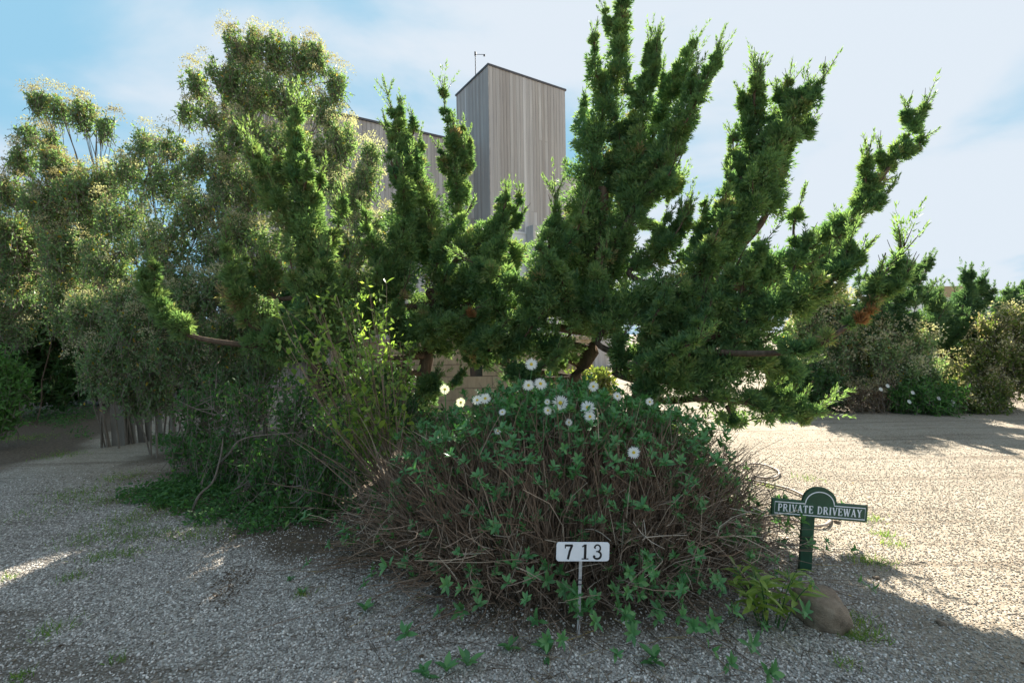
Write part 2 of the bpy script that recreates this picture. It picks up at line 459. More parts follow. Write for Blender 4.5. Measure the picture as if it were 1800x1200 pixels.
# tyre scuffs: long dark arcs of disturbed gravel
wv = t.nodes.new('ShaderNodeTexNoise'); wv.inputs['Scale'].default_value = 1.0; wv.inputs['Detail'].default_value = 4
mpw = t.nodes.new('ShaderNodeMapping'); mpw.inputs['Rotation'].default_value = (0, 0, R(14)); mpw.inputs['Scale'].default_value = (0.3, 7.5, 1)
t.links.new(oc, mpw.inputs[0]); t.links.new(mpw.outputs[0], wv.inputs['Vector'])
scuff = ramp(t, wv.outputs[0], [(0.54, (1, 1, 1)), (0.64, (0.62, 0.58, 0.54))])
grv = mixc(t, 0.75, grv, scuff, 'MULTIPLY')
dn = noise(t, 34, 5, 0.7, oc)
dirt = ramp(t, dn, [(0.3, (0.065, 0.050, 0.036)), (0.6, (0.15, 0.118, 0.085)), (0.8, (0.28, 0.24, 0.19))])
sm = math_node(t, 'MULTIPLY_ADD', dn, 0.9, -0.45)
sm = math_node(t, 'ADD', attr(t, 'soil'), sm)
sm2 = t.nodes.new('ShaderNodeMapRange'); sm2.inputs[1].default_value = 0.3; sm2.inputs[2].default_value = 0.7
t.links.new(sm, sm2.inputs[0])
t.links.new(mixc(t, sm2.outputs[0], grv, dirt), bs.inputs['Base Color'])
bs.inputs['Roughness'].default_value = 0.95; bs.inputs['Specular IOR Level'].default_value = 0.15
hh = math_node(t, 'ADD', math_node(t, 'MULTIPLY', vor.outputs['Distance'], -0.9), math_node(t, 'MULTIPLY', dn, 0.5))
bump(t, bs, hh, 0.75, 0.012)
M['ground'] = mt
gme.materials.append(mt)
go = link('ground', gme); go['kind'] = 'structure'

# loose pebbles (far too many to count): instances on points
def pebble_mesh():
    bpy.ops.mesh.primitive_ico_sphere_add(subdivisions=1, radius=1.0)
    o = bpy.context.object; me = o.data; bpy.data.objects.remove(o)
    r = np.random.default_rng(3)
    for v in me.vertices:
        v.co = Vector(v.co) * r.uniform(0.8, 1.15)
    for p in me.polygons: p.use_smooth = True
    return me
def pebble_mat(name, stops):
    mt, t, bs, o = new_mat(name)
    oi = t.nodes.new('ShaderNodeObjectInfo').outputs['Random']
    c = ramp(t, oi, stops)
    t.links.new(c, bs.inputs['Base Color']); bs.inputs['Roughness'].default_value = 0.75
    bs.inputs['Specular IOR Level'].default_value = 0.3
    return mt
def scatter(name, label_kind, pts, size, mat, seed):
    r = np.random.default_rng(seed)
    me = bpy.data.meshes.new(name + '_points'); n = len(pts)
    me.vertices.add(n); me.vertices.foreach_set('co', np.ascontiguousarray(pts, np.float32).ravel())
    a1 = me.attributes.new('rot', 'FLOAT_VECTOR', 'POINT'); a1.data.foreach_set('vector', r.uniform(-3.14, 3.14, n * 3).astype(np.float32) * np.tile([0.25, 0.25, 1], n).astype(np.float32))
    sc = size[:, None] * np.stack([r.uniform(0.8, 1.3, n), r.uniform(0.7, 1.0, n), r.uniform(0.45, 0.75, n)], 1)
    a2 = me.attributes.new('scl', 'FLOAT_VECTOR', 'POINT'); a2.data.foreach_set('vector', sc.astype(np.float32).ravel())
    pm = pebble_mesh(); pm.materials.clear(); pm.materials.append(mat)
    ob = link(name, me); ob['kind'] = 'stuff'
    src = bpy.data.objects.new('pebble_shape', pm)
    ng = bpy.data.node_groups.new(name, 'GeometryNodeTree')
    ng.interface.new_socket('Geometry', in_out='INPUT', socket_type='NodeSocketGeometry')
    ng.interface.new_socket('Geometry', in_out='OUTPUT', socket_type='NodeSocketGeometry')
    gi = ng.nodes.new('NodeGroupInput'); gout = ng.nodes.new('NodeGroupOutput')
    iop = ng.nodes.new('GeometryNodeInstanceOnPoints')
    oi = ng.nodes.new('GeometryNodeObjectInfo'); oi.inputs[0].default_value = src
    na = []
    for nm in ('rot', 'scl'):
        q = ng.nodes.new('GeometryNodeInputNamedAttribute'); q.data_type = 'FLOAT_VECTOR'; q.inputs[0].default_value = nm; na.append(q)
    ng.links.new(gi.outputs[0], iop.inputs['Points'])
    ng.links.new(oi.outputs['Geometry'], iop.inputs['Instance'])
    ng.links.new(na[0].outputs[0], iop.inputs['Rotation'])
    ng.links.new(na[1].outputs[0], iop.inputs['Scale'])
    ng.links.new(iop.outputs[0], gout.inputs[0])
    md = ob.modifiers.new('scatter', 'NODES'); md.node_group = ng
    return ob
def pebble_points(n, x0, x1, y0, y1, want):
    x = rng.uniform(x0, x1, n); y = y0 + (y1 - y0) * rng.uniform(0, 1, n) ** 1.35
    inview = np.abs(x) < y * 1.12 + 0.15
    so, sa = masks(x, y)
    keep = inview & (rng.uniform(size=n) < want(so, sa, y) * np.clip((y1 - y) / (y1 - y0) * 1.7, 0, 1))
    x, y = x[keep], y[keep]
    return np.stack([x, y, ground_h(x, y) + 0.002], 1)
pp = pebble_points(210000, -5.5, 2.2, 1.7, 5.8, lambda so, sa, y: np.clip(1 - so * 0.93, 0.03, 1) * (1 - 0.8 * sa))
scatter('grey_gravel', '', pp, rng.uniform(0.004, 0.0088, len(pp)) * (0.8 + 0.5 * rng.uniform(size=len(pp)) ** 3), pebble_mat('grey_pebbles', [(0.0, (0.197, 0.174, 0.149)), (0.4, (0.342, 0.312, 0.274)), (0.75, (0.487, 0.451, 0.405)), (1.0, (0.790, 0.737, 0.666))]), 5)
pp = pebble_points(120000, 0.5, 6.5, 1.7, 7.5, lambda so, sa, y: np.clip(1 - so * 0.93, 0.03, 1) * (0.12 + 0.75 * sa))
scatter('sandy_gravel', '', pp, rng.uniform(0.003, 0.007, len(pp)), pebble_mat('sandy_pebbles', [(0.0, (0.237, 0.193, 0.141)), (0.5, (0.341, 0.296, 0.234)), (1.0, (0.460, 0.423, 0.363))]), 6)

# ------------------------------------------------------------------ house
e_dir = np.array([0.842, 0.540, 0.0]); l_dir = np.array([-0.540, 0.842, 0.0]); UPZ = np.array([0, 0, 1.0])
Kc = np.array([-0.72, 18.0, 0.0]); TOWER_H = 11.55
house = thing('house', 'tall flat roofed house clad in weathered grey vertical boards behind the junipers', 'house', (0, 0, 0))
def rotm(a, b):       # columns: along a, along b (horizontal), up
    return np.stack([a, b, UPZ], 1)
board_cache = {}
def boards(P0, d, length, h, normal, z0=0.0, w=0.15, parent=house, mat='siding', thick=0.022):
    n = max(1, int(round(length / w))); w = length / n
    key = (round(w, 4), mat)
    if key not in board_cache:
        b = Mesh(); b.box((0, 0, 0.5), (w / 2 - 0.004, thick / 2, 0.5)); board_cache[key] = b.mesh('siding_board', M[mat])
    ang = math.atan2(d[1], d[0])
    for i in range(n):
        p = P0 + d * (w * (i + 0.5)) + normal * (thick / 2 + 0.003 + random.uniform(0, 0.006))
        cuts = [0.0, h] if random.random() < 0.45 else [0.0, random.choice((0.42, 0.55, 0.68, 0.8)) * h, h]
        for c0, c1 in zip(cuts[:-1], cuts[1:]):      # butt joints with a hairline gap
            link('siding_board', board_cache[key], parent, (p[0], p[1], z0 + c0 + 0.003), (0, 0, ang), (1, 1, c1 - c0 - 0.006))
def block(name, P0, d1, len1, d2, len2, z0, z1, mat, parent=house):
    b = Mesh(); c = P0 + d1 * len1 / 2 + d2 * len2 / 2 + UPZ * (z0 + z1) / 2
    b.box(c, (len1 / 2, len2 / 2, (z1 - z0) / 2), rotm(d1, d2))
    return b.build(name, M[mat], parent)
block('tower_wall', Kc, e_dir, 3.61, l_dir, 2.64, 0.0, TOWER_H, 'greywall')
boards(Kc, e_dir, 3.61, TOWER_H, -l_dir)
boards(Kc, l_dir, 2.64, TOWER_H, -e_dir)
boards(Kc + e_dir * 3.61, l_dir, 2.64, TOWER_H, e_dir)
block('corner_trim', Kc - e_dir * 0.035 - l_dir * 0.035, e_dir, 0.05, l_dir, 0.05, 0, TOWER_H - 0.002, 'siding')
rf = block('tower_roof', Kc - e_dir * 0.06 - l_dir * 0.06, e_dir, 3.73, l_dir, 2.76, TOWER_H, TOWER_H + 0.07, 'darkmetal')
# wind vane on the roof edge
b = Mesh(); vp = Kc + l_dir * 1.45 + e_dir * 0.25
b.tubes(np.array([[vp + UPZ * (TOWER_H - 0.2), vp + UPZ * (TOWER_H + 1.25)]]), [[0.022, 0.018]], 6, cap=True)
wv_ = b.build('mast', M['darkmetal'], house)
b = Mesh(); top = vp + UPZ * (TOWER_H + 1.22)
b.tubes(np.array([[top, top + np.array([0.33, 0.05, 0.02])]]), 0.012, 5, cap=True)
b.build('vane_arm', M['darkmetal'], wv_)
b = Mesh(); b.box(top + np.array([0.36, 0.055, -0.01]), (0.04, 0.02, 0.035)); 
b.build('vane_sensor', M['darkmetal'], wv_)
b = Mesh(); b.box(top + np.array([0, 0, 0.03]), (0.035, 0.035, 0.07)); b.build('vane_hub', M['darkmetal'], wv_)
# lower wing on the left, running towards the viewer
Wj = Kc + l_dir * 1.237
WING_H = 9.0
wl = 8.4
block('wing_wall', Wj - e_dir * wl, e_dir, wl - 0.03, l_dir, 5.0, 0, WING_H, 'greywall')
boards(Wj - e_dir * wl, e_dir, wl - 0.03, WING_H, -l_dir)
block('wing_roof', Wj - e_dir * (wl + 0.06) - l_dir * 0.08, e_dir, wl + 0.02, l_dir, 5.1, WING_H, WING_H + 0.07, 'darkmetal')
# low wing to the right, behind the tower
Wr = Kc + e_dir * 3.64 + l_dir * 0.8
block('rear_wing_wall', Wr, e_dir, 3.2, l_dir, 4.0, 0, 8.35, 'greywall')
boards(Wr, e_dir, 3.2, 8.35, -l_dir)
block('rear_wing_roof', Wr - l_dir * 0.06, e_dir, 3.26, l_dir, 4.1, 8.35, 8.42, 'darkmetal')
# white lower wall and boxed corner at the foot of the tower
lw = Kc - l_dir * 0.35 + e_dir * 0.25
block('lower_wall', lw, e_dir, 2.4, l_dir, 0.32, 0, 5.35, 'whitewall')
block('wall_cap', lw - l_dir * 0.03 - e_dir * 0.03, e_dir, 2.46, l_dir, 0.35, 5.35, 5.42, 'whitewall')
block('boxed_chimney', Kc + e_dir * 1.32 - l_dir * 0.85, e_dir, 0.42, l_dir, 0.45, 0, 5.62, 'siding')

# tan board wall with a small opening, glimpsed under the junipers
wall = thing('garden_wall', 'tan horizontal board wall glimpsed under the juniper trunks', 'wall', (-1.0, 9.6, 0))
bk = Mesh(); bk.box((0, 0.06, 0.68), (2.6, 0.04, 0.68)); bk.build('wall_core', M['greywall'], wall)
rows = 6; bh = 1.42 / rows
for r_ in range(rows):
    x = -2.6
    while x < 2.6:
        ln = min(random.uniform(1.1, 1.7), 2.6 - x)
        a0, a1 = x, x + ln
        segs = [(a0, a1)]
        if r_ in (3,):                      # leave the square opening
            segs = [(a0, min(a1, 0.16)), (max(a0, 0.40), a1)]
        for s0, s1 in segs:
            if s1 - s0 > 0.05:
                b = Mesh(); b.box((0, 0, 0), ((s1 - s0) / 2 - 0.004, 0.015, bh / 2 - 0.005))
                b.build('board', M['tanboard'], wall, loc=((s0 + s1) / 2, random.uniform(-0.004, 0.004), bh * (r_ + 0.5)))
        x += ln
for xx in (-1.6, 0.86, 2.3):
    b = Mesh(); b.box((xx, -0.045, 0.74), (0.05, 0.028, 0.74)); b.build('post', M['tanboard'], wall)
b = Mesh(); b.box((0, 0.0, 1.445), (2.64, 0.07, 0.02)); b.build('cap', M['tanboard'], wall)
b = Mesh(); b.box((0.28, 0.015, bh * 3.5), (0.12, 0.006, bh / 2)); b.build('pane', M['glass'], wall)

# ------------------------------------------------------------------ far houses, seen over the hedge on the right
def far_house(label, px0, px1, ytop, Y, roofmat, h_roof, win):
    a, b_ = at(px0, ytop, Y), at(px1, ytop, Y)
    w = b_[0] - a[0]; h = a[2]
    hs = thing('distant_house', label, 'house', ((a[0] + b_[0]) / 2, Y, 0))
    q = Mesh(); q.box((0, 3, (h - h_roof) / 2), (w / 2, 3, (h - h_roof) / 2)); q.build('wall', M['whitewall'], hs)
    q = Mesh(); q.box((0, 3, h - h_roof / 2 + 0.003), (w / 2 + 0.25, 3.25, h_roof / 2)); q.build('roof', M[roofmat], hs)
    for k in range(win):
        xx = -w / 2 + w * (k + 0.5) / win
        f_ = Mesh(); f_.box((xx, -0.02, h - h_roof - 1.0), (w / win * 0.30, 0.03, 0.55)); fo = f_.build('window', M['whitewall'], hs)
        g_ = Mesh(); g_.box((xx, -0.055, h - h_roof - 1.0), (w / win * 0.26, 0.008, 0.48)); g_.build('pane', M['glass'], fo)
far_house('distant white house with tan roof above the hedge junipers', 1636, 1712, 504, 42.0, 'tanroof', 0.9, 3)
far_house('small distant flat roofed block right of the tan roofed house', 1714, 1738, 508, 47.0, 'roof', 0.35, 2)
far_house('low far house with pale roof line beyond the yellowing hedge shrub', 1736, 1790, 522, 60.0, 'roof', 0.3, 3)

# ------------------------------------------------------------------ junipers
def plumes(m_, C, d, l, r, B, size, tint):
    """C,d (n,3) plume roots and directions; l,r (n,) length and radius; B blades each"""
    n = len(C); a, b = frame(d)
    s = rng.uniform(0, 1, (n, B)) ** 0.75
    th = rng.uniform(0, 2 * math.pi, (n, B))
    prof = np.sqrt(np.clip(1 - ((s - 0.38) / 0.66) ** 2, 0.02, 1))
    rad = a[:, None] * np.cos(th)[..., None] + b[:, None] * np.sin(th)[..., None]
    P = C[:, None] + d[:, None] * (s * l[:, None])[..., None] + rad * (prof * r[:, None] * rng.uniform(0.55, 1.0, (n, B)))[..., None]
    D = nrm(rad * (0.95 - 0.6 * s)[..., None] + d[:, None] * (0.45 + 0.7 * s)[..., None] + rng.normal(0, 0.28, (n, B, 3)) + UPZ * 0.12)
    L = size * rng.uniform(0.7, 1.35, (n, B))
    tt = np.clip(tint[:, None] + rng.normal(0, 0.10, (n, B)), 0, 1)
    m_.tri_leaves(P.reshape(-1, 3), D.reshape(-1, 3), L.ravel(), L.ravel() * 0.36, tt.ravel())

def juniper(label, trunk, limbs, base_px, size=0.041, B=54, dens=1.0, mat='juniper', group=None, clump=1.0, dead=None, tintbase=0.45, name='juniper_tree', wispy=True, boughs=1.0, full_r=0.74, spread=None):
    """trunk: control points (px,py,Y); limbs: lists of (px,py,Y,radius px)"""
    tp = [at(*p) for p in trunk]
    g0 = np.array([tp[0][0], tp[0][1], gz(tp[0][0], tp[0][1])])
    tp = [g0 - UPZ * 0.05] + tp[1:] if len(tp) > 1 else [g0, tp[0]]
    root = thing(name, label, 'tree', tuple(g0), group)
    off = g0
    wood = Mesh(); crown = Mesh()
    tc_ = catmull(tp, 14)
    hgt = max(1.0, tc_[-1][2])
    r0 = 0.045 + 0.022 * hgt
    wood.tubes(tc_[None] - off, np.linspace(r0, r0 * 0.6, 14)[None], 9)
    full = []
    for lb in limbs:
        pts = np.array([at(p[0], p[1], p[2]) for p in lb]); rr = np.array([p[3] * p[2] / F for p in lb])
        full.append((pts, rr * full_r, False))
        # side boughs that leave the limb at a narrow angle and taper to loose points
        mm = 24; pc = catmull(pts, mm); rc = np.interp(np.linspace(0, len(rr) - 1, mm), np.arange(len(rr)), rr)
        ln = float(np.linalg.norm(np.diff(pc, axis=0), axis=1).sum())
        for k in range(int(boughs * ln / (0.13 + 0.55 * rc.mean()))):
            i = rng.integers(1, mm - 3); r_ = rc[i]
            if r_ < 0.07: continue
            td = nrm(pc[i + 1] - pc[i]); ro = runit(1)[0]; ro = nrm(ro - td * ro.dot(td))
            L = r_ * rng.uniform(1.2, 2.2)
            d1_ = nrm(td * 0.55 + ro * 0.85 + UPZ * 0.15); d2_ = nrm(td * 0.75 + ro * 0.35 + UPZ * 0.55)
            a0 = pc[i] + ro * r_ * 0.25; a1_ = a0 + d1_ * L * 0.5; a2_ = a1_ + d2_ * L * 0.6
            if spread is not None and a2_[0] < spread[0] and a2_[2] > spread[1]: continue
            full.append((np.array([a0, a1_, a2_]), np.array([0.38, 0.34, 0.07]) * r_, True))
    for li, (pts, rr, minor) in enumerate(full):
        # wood from the nearest lower trunk point
        dist = np.linalg.norm(tc_ - pts[0], axis=1) + 0.8 * np.maximum(0, tc_[:, 2] - pts[0][2])
        j = int(np.argmin(dist)); st = tc_[j]
        wp = catmull(np.vstack([st, st * 0.5 + pts[0] * 0.5 + np.array([0, 0, -0.04]), pts]), 26)
        if minor: wood.tubes(catmull(pts, 7)[None] - off, np.linspace(0.018, 0.005, 7)[None], 4)
        else: wood.tubes(wp[None] - off, (np.linspace(1, 0.12, 26) ** 1.1 * min(0.062, 0.02 + 0.14 * rr.max()))[None], 6)
        mm = 40
        pc = catmull(pts, mm); u = np.linspace(0, len(rr) - 1, mm); rc = np.interp(u, np.arange(len(rr)), rr)
        seg = np.linalg.norm(np.diff(pc, axis=0), axis=1); Ls = np.concatenate([[0], np.cumsum(seg)])
        wts = np.maximum(rc, 0.03); cdf = np.cumsum(wts); cdf /= cdf[-1]
        # foliage sits in rounded tufts at the ends of short side boughs
        cl = 0.115 * clump
        area = float(np.sum(2 * math.pi * np.maximum(rc[:-1], 0.05) * seg)) + 2 * math.pi * rc[0] ** 2
        nt_ = int(max(7, dens * area / (cl * cl * 2.15)))
        ii = np.interp(rng.uniform(0, 1, nt_), cdf, np.arange(mm)); i0 = np.clip(ii.astype(int), 0, mm - 2); fr = (ii - i0)[:, None]
        A0 = pc[i0] * (1 - fr) + pc[i0 + 1] * fr; rad_here = np.interp(ii, np.arange(mm), rc)
        tdir = nrm(pc[i0 + 1] - pc[i0]); a, b = frame(tdir)
        th = rng.uniform(0, 2 * math.pi, (nt_, 1)); ro = a * np.cos(th) + b * np.sin(th)
        lump = 0.92 + 0.30 * np.sin(3 * th[:, 0] + ii * 0.55 + li) * np.sin(ii * 0.42 + li * 2.1) + rng.normal(0, 0.16, nt_)
        frac = rng.uniform(0.12, 1.0, nt_) ** 0.5 * lump
        R_t = cl * rng.uniform(0.65, 1.4, nt_) * np.clip(0.20 + rad_here / 0.25, 0.22, 1.1)
        C0 = A0 + ro * np.maximum(0, (rad_here * frac - R_t * 0.85))[:, None] + tdir * (rad_here * frac * 0.35)[:, None]
        d0 = nrm(ro * 0.60 + tdir * 0.50 + UPZ * 0.55 + rng.normal(0, 0.20, (nt_, 3)))
        t0_ = np.clip(tintbase + 0.17 * rng.normal(size=nt_) + 0.10 * np.sin(ii * 0.3 + li), 0, 1)
        K = 7
        C = np.repeat(C0, K, 0); n = len(C); dd0 = np.repeat(d0, K, 0); Rr = np.repeat(R_t, K)
        d = nrm(dd0 * 0.75 + runit(n) * 0.95)
        lv = Rr * rng.uniform(0.75, 1.3, n)
        plumes(crown, C + d * (lv * 0.12)[:, None] - off, d, lv, lv * rng.uniform(0.30, 0.42, n), max(8, B // 2), size, np.repeat(t0_, K) + rng.normal(0, 0.06, n))
        wood.tubes(bez(A0 - off, (A0 + C0) / 2 - UPZ * 0.03 - off, C0 - off, 4), [[0.010, 0.008, 0.006, 0.004]], 4)
        # fine leading shoots at the tip
        tip = pc[-1]; td = nrm(pc[-1] - pc[-4])
        if wispy:
            k = 3 if minor else 9
            dd = nrm(td[None] + rng.normal(0, 0.30, (k, 3)) + UPZ * 0.25)
            st_ = pc[-1 - rng.integers(0, 9, k)]
            plumes(crown, st_ - off, dd, rng.uniform(0.10, 0.26 if minor else 0.40, k), np.full(k, 0.015), 40, size * 0.8, np.full(k, tintbase + 0.08))
            wood.tubes(np.stack([st_, st_ + dd * 0.2], 1) - off, [[0.005, 0.002]], 4)
    tr_ = wood.build('trunk', M['bark'], root, True)
    crown.build('crown', M[mat], root)
    if dead:
        dm = Mesh()
        for (px, py, Y, rp) in dead:
            c = at(px, py, Y); k = 5; rw = rp * Y / F
            dd = nrm(np.array([[0.5, -0.5, 0.6]]) + rng.normal(0, 0.5, (k, 3)))
            plumes(dm, c[None] + rng.normal(0, rw * 0.5, (k, 3)) - off, dd, np.full(k, rw * 1.6), np.full(k, rw * 0.7), 60, size, np.full(k, 0.5))
        d_ = dm.build('dead_sprig', M['juniper_dead'], root); d_['label'] = 'dead orange brown juniper sprig'
    return root

juniper('tallest twisted juniper with upswept plumes just right of the tower',
    [(1000, 840, 5.3), (998, 740, 5.3), (1012, 660, 5.3), (1050, 590, 5.25), (1055, 480, 5.3), (1060, 330, 5.3)],
    [[(1035, 540, 5.3, 66), (1030, 430, 5.35, 66), (1042, 310, 5.35, 66), (1058, 210, 5.3, 54), (1082, 120, 5.3, 38), (1092, 50, 5.3, 26), (1092, -30, 5.3, 12)],
     [(1085, 440, 5.1, 52), (1108, 330, 5.1, 46), (1126, 220, 5.1, 34), (1140, 130, 5.1, 20), (1142, 78, 5.1, 7)],
     [(1112, 380, 5.5, 44), (1138, 275, 5.5, 42), (1166, 190, 5.5, 34), (1196, 130, 5.5, 25), (1222, 72, 5.5, 6)],
     [(1098, 400, 5.0, 48), (1140, 315, 5.0, 46), (1188, 235, 5.0, 38), (1228, 165, 5.0, 27), (1250, 120, 5.0, 15), (1262, 90, 5.0, 5)],
     [(1005, 490, 5.5, 48), (1020, 395, 5.5, 40), (1045, 310, 5.6, 30)],
     [(945, 560, 5.0, 70), (958, 470, 4.9, 50), (972, 405, 4.9, 28), (976, 340, 4.9, 7)],
     [(900, 570, 5.1, 66), (872, 510, 5.1, 56), (868, 455, 5.1, 34), (880, 430, 5.1, 16)],
     [(1060, 560, 4.9, 66), (960, 540, 4.75, 70), (900, 600, 4.9, 44), (850, 600, 5.0, 34)],
     [(820, 615, 5.1, 40), (880, 615, 5.0, 44), (935, 610, 4.9, 44), (990, 612, 4.9, 34)],
     [(890, 650, 4.9, 32), (925, 668, 4.8, 32), (965, 690, 4.7, 26)],
     [(1000, 590, 5.2, 56), (1060, 500, 5.2, 56), (1090, 430, 5.2, 44)],
     [(1070, 385, 5.6, 12), (1125, 362, 5.6, 17), (1172, 345, 5.6, 19), (1193, 322, 5.6, 9)],
     [(1090, 375, 5.7, 8), (1128, 392, 5.7, 17), (1170, 412, 5.7, 19)]],
    None, dead=[(825, 550, 4.95, 5)], full_r=0.74, boughs=0.9, spread=(0.72, 2.3))
juniper('broad spreading juniper leaning over the driveway with one long outflung arm',
    [(1115, 830, 4.6), (1110, 760, 4.6), (1130, 680, 4.6), (1180, 580, 4.6), (1240, 490, 4.65)],
    [[(1150, 590, 4.6, 70), (1205, 505, 4.6, 66), (1270, 425, 4.6, 60), (1330, 345, 4.6, 54), (1368, 255, 4.6, 44), (1400, 195, 4.6, 26), (1424, 150, 4.6, 7)],
     [(1285, 405, 4.9, 52), (1312, 305, 4.9, 48), (1326, 225, 4.9, 36), (1334, 170, 4.9, 18), (1330, 118, 4.9, 5)],
     [(1345, 380, 4.8, 50), (1368, 290, 4.8, 44), (1378, 215, 4.8, 28), (1384, 155, 4.8, 7)],
     [(1330, 500, 4.75, 52), (1425, 432, 4.75, 36), (1498, 375, 4.75, 30), (1545, 320, 4.75, 26), (1582, 262, 4.75, 23), (1608, 218, 4.75, 15), (1628, 184, 4.75, 4)],
     [(1250, 590, 4.3, 74), (1330, 560, 4.15, 66), (1395, 535, 4.0, 54), (1448, 505, 3.9, 38), (1484, 472, 3.85, 22), (1492, 430, 3.85, 6)],
     [(1370, 620, 3.75, 36), (1440, 605, 3.5, 24), (1508, 556, 3.42, 15), (1552, 504, 3.4, 21), (1578, 465, 3.4, 13), (1590, 426, 3.4, 4)],
     [(1230, 700, 4.1, 48), (1300, 706, 4.1, 36), (1360, 722, 4.1, 22), (1410, 728, 4.1, 18), (1440, 724, 4.1, 12)],
     [(1110, 640, 4.3, 66), (1180, 672, 4.15, 70), (1255, 655, 4.15, 66), (1330, 640, 4.15, 54), (1390, 650, 4.2, 32)],
     [(1105, 480, 5.0, 44), (1155, 445, 5.0, 40), (1196, 405, 5.0, 24), (1202, 368, 5.0, 7)],
     [(1090, 735, 4.0, 24), (1130, 740, 3.95, 38), (1168, 748, 3.95, 28)],
     [(1050, 600, 4.6, 58), (1100, 545, 4.6, 62), (1160, 520, 4.7, 56)],
     [(1320, 470, 4.9, 50), (1400, 470, 4.9, 46), (1450, 450, 4.9, 24), (1470, 400, 4.9, 10)],
     [(1200, 560, 4.9, 60), (1290, 530, 4.9, 58), (1370, 500, 4.9, 48), (1420, 480, 4.9, 24)],
     [(1080, 650, 4.6, 46), (1150, 620, 4.5, 56), (1230, 610, 4.5, 56), (1310, 600, 4.5, 46)]],
    None, full_r=0.72, dens=0.95, boughs=1.1, dead=[(1512, 562, 3.38, 5), (1528, 548, 3.38, 4)], clump=0.95)
juniper('dark trunked juniper in front of the grey wing with two thin crooked spires',
    [(735, 800, 5.7), (738, 740, 5.7), (748, 640, 5.7), (772, 540, 5.7), (788, 440, 5.8)],
    [[(772, 430, 5.8, 34), (745, 345, 5.8, 38), (720, 278, 5.8, 26), (700, 228, 5.8, 18), (682, 168, 5.8, 4)],
     [(800, 400, 5.95, 30), (806, 330, 5.95, 26), (800, 270, 5.95, 21), (786, 215, 5.95, 15), (778, 148, 5.95, 3)],
     [(700, 530, 5.5, 52), (704, 440, 5.5, 42), (712, 355, 5.5, 34), (698, 288, 5.5, 6)],
     [(805, 455, 5.4, 42), (850, 422, 5.4, 36), (880, 392, 5.4, 26), (888, 348, 5.4, 6)],
     [(690, 600, 5.35, 48), (740, 580, 5.35, 56), (800, 590, 5.4, 40), (850, 560, 5.4, 44)],
     [(755, 510, 5.5, 62), (830, 500, 5.5, 54)],
     [(650, 570, 5.4, 42), (668, 510, 5.4, 38), (690, 465, 5.4, 26)],
     [(735, 700, 5.3, 36), (765, 670, 5.3, 22)],
     [(700, 640, 5.4, 40), (665, 680, 5.2, 40), (690, 720, 5.1, 30)],
     [(620, 620, 5.2, 40), (600, 570, 5.2, 34)],
     [(770, 470, 5.9, 50), (740, 420, 6.0, 44), (700, 400, 6.0, 30)],
     [(830, 530, 5.6, 56), (860, 480, 5.6, 46), (905, 450, 5.6, 34)],
     [(720, 560, 5.8, 60), (800, 550, 5.8, 60), (870, 600, 5.7, 44)]],
    None, full_r=0.84, dens=1.1)
juniper('bright green juniper with a fat upright spire among the groundsel bushes',
    [(560, 800, 4.95), (558, 720, 4.95), (552, 620, 4.95), (550, 480, 4.95)],
    [[(552, 530, 4.9, 46), (548, 445, 4.9, 46), (536, 372, 4.9, 38), (526, 295, 4.9, 28), (520, 235, 4.9, 17), (520, 186, 4.9, 4)],
     [(520, 430, 4.9, 34), (486, 345, 4.9, 26), (460, 292, 4.9, 15), (436, 246, 4.9, 4)],
     [(440, 570, 4.75, 34), (418, 515, 4.75, 25), (404, 465, 4.75, 16), (398, 422, 4.75, 4)],
     [(335, 590, 4.75, 28), (292, 552, 4.75, 24), (260, 510, 4.75, 19), (235, 452, 4.75, 6)],
     [(562, 570, 4.7, 48), (566, 505, 4.65, 34), (572, 452, 4.65, 9)],
     [(480, 520, 5.0, 34), (470, 470, 5.0, 20)],
     [(440, 605, 4.8, 44), (520, 595, 4.8, 46), (590, 570, 4.8, 42)]],
    None, tintbase=0.55, dens=1.35, boughs=0.75, full_r=0.9)
# hedge along the far side of the driveway
juniper('hedge juniper nearest the spreading one, with a slanting forked top',
    [(1545, 715, 9.2), (1545, 650, 9.2), (1560, 570, 9.2)],
    [[(1550, 640, 9.2, 40), (1560, 570, 9.2, 38), (1590, 520, 9.2, 26), (1615, 480, 9.2, 11), (1626, 462, 9.2, 4)],
     [(1520, 600, 9.3, 36), (1545, 540, 9.3, 28), (1560, 500, 9.3, 12)],
     [(1600, 600, 9.2, 34), (1640, 560, 9.2, 26), (1650, 520, 9.2, 9)]],
    None, size=0.05, B=55, mat='juniper_blue', clump=1.35, group='junipers in the far hedge')
juniper('dark hedge juniper with two stubby forked tops under the distant tan roof',
    [(1690, 715, 9.8), (1690, 650, 9.8), (1690, 580, 9.8)],
    [[(1690, 640, 9.8, 44), (1690, 580, 9.8, 40), (1695, 530, 9.8, 22), (1700, 500, 9.8, 12), (1696, 484, 9.8, 4)],
     [(1710, 560, 9.9, 30), (1718, 520, 9.9, 14), (1726, 492, 9.9, 5)],
     [(1650, 620, 9.7, 36), (1660, 570, 9.7, 24), (1640, 530, 9.7, 12)]],
    None, size=0.05, B=55, mat='juniper_blue', clump=1.35, tintbase=0.25, group='junipers in the far hedge')
juniper('farthest blue green juniper at the right edge behind the yellowing shrub',
    [(1780, 640, 15.0), (1780, 590, 15.0), (1780, 550, 15.0)],
    [[(1775, 590, 15, 36), (1765, 545, 15, 22), (1768, 515, 15, 7)], [(1800, 580, 15, 40), (1795, 530, 15, 22), (1800, 505, 15, 8)], [(1830, 590, 15, 44), (1830, 530, 15, 24)]],
    None, size=0.07, B=40, mat='juniper_blue', clump=2.0, group='junipers in the far hedge')

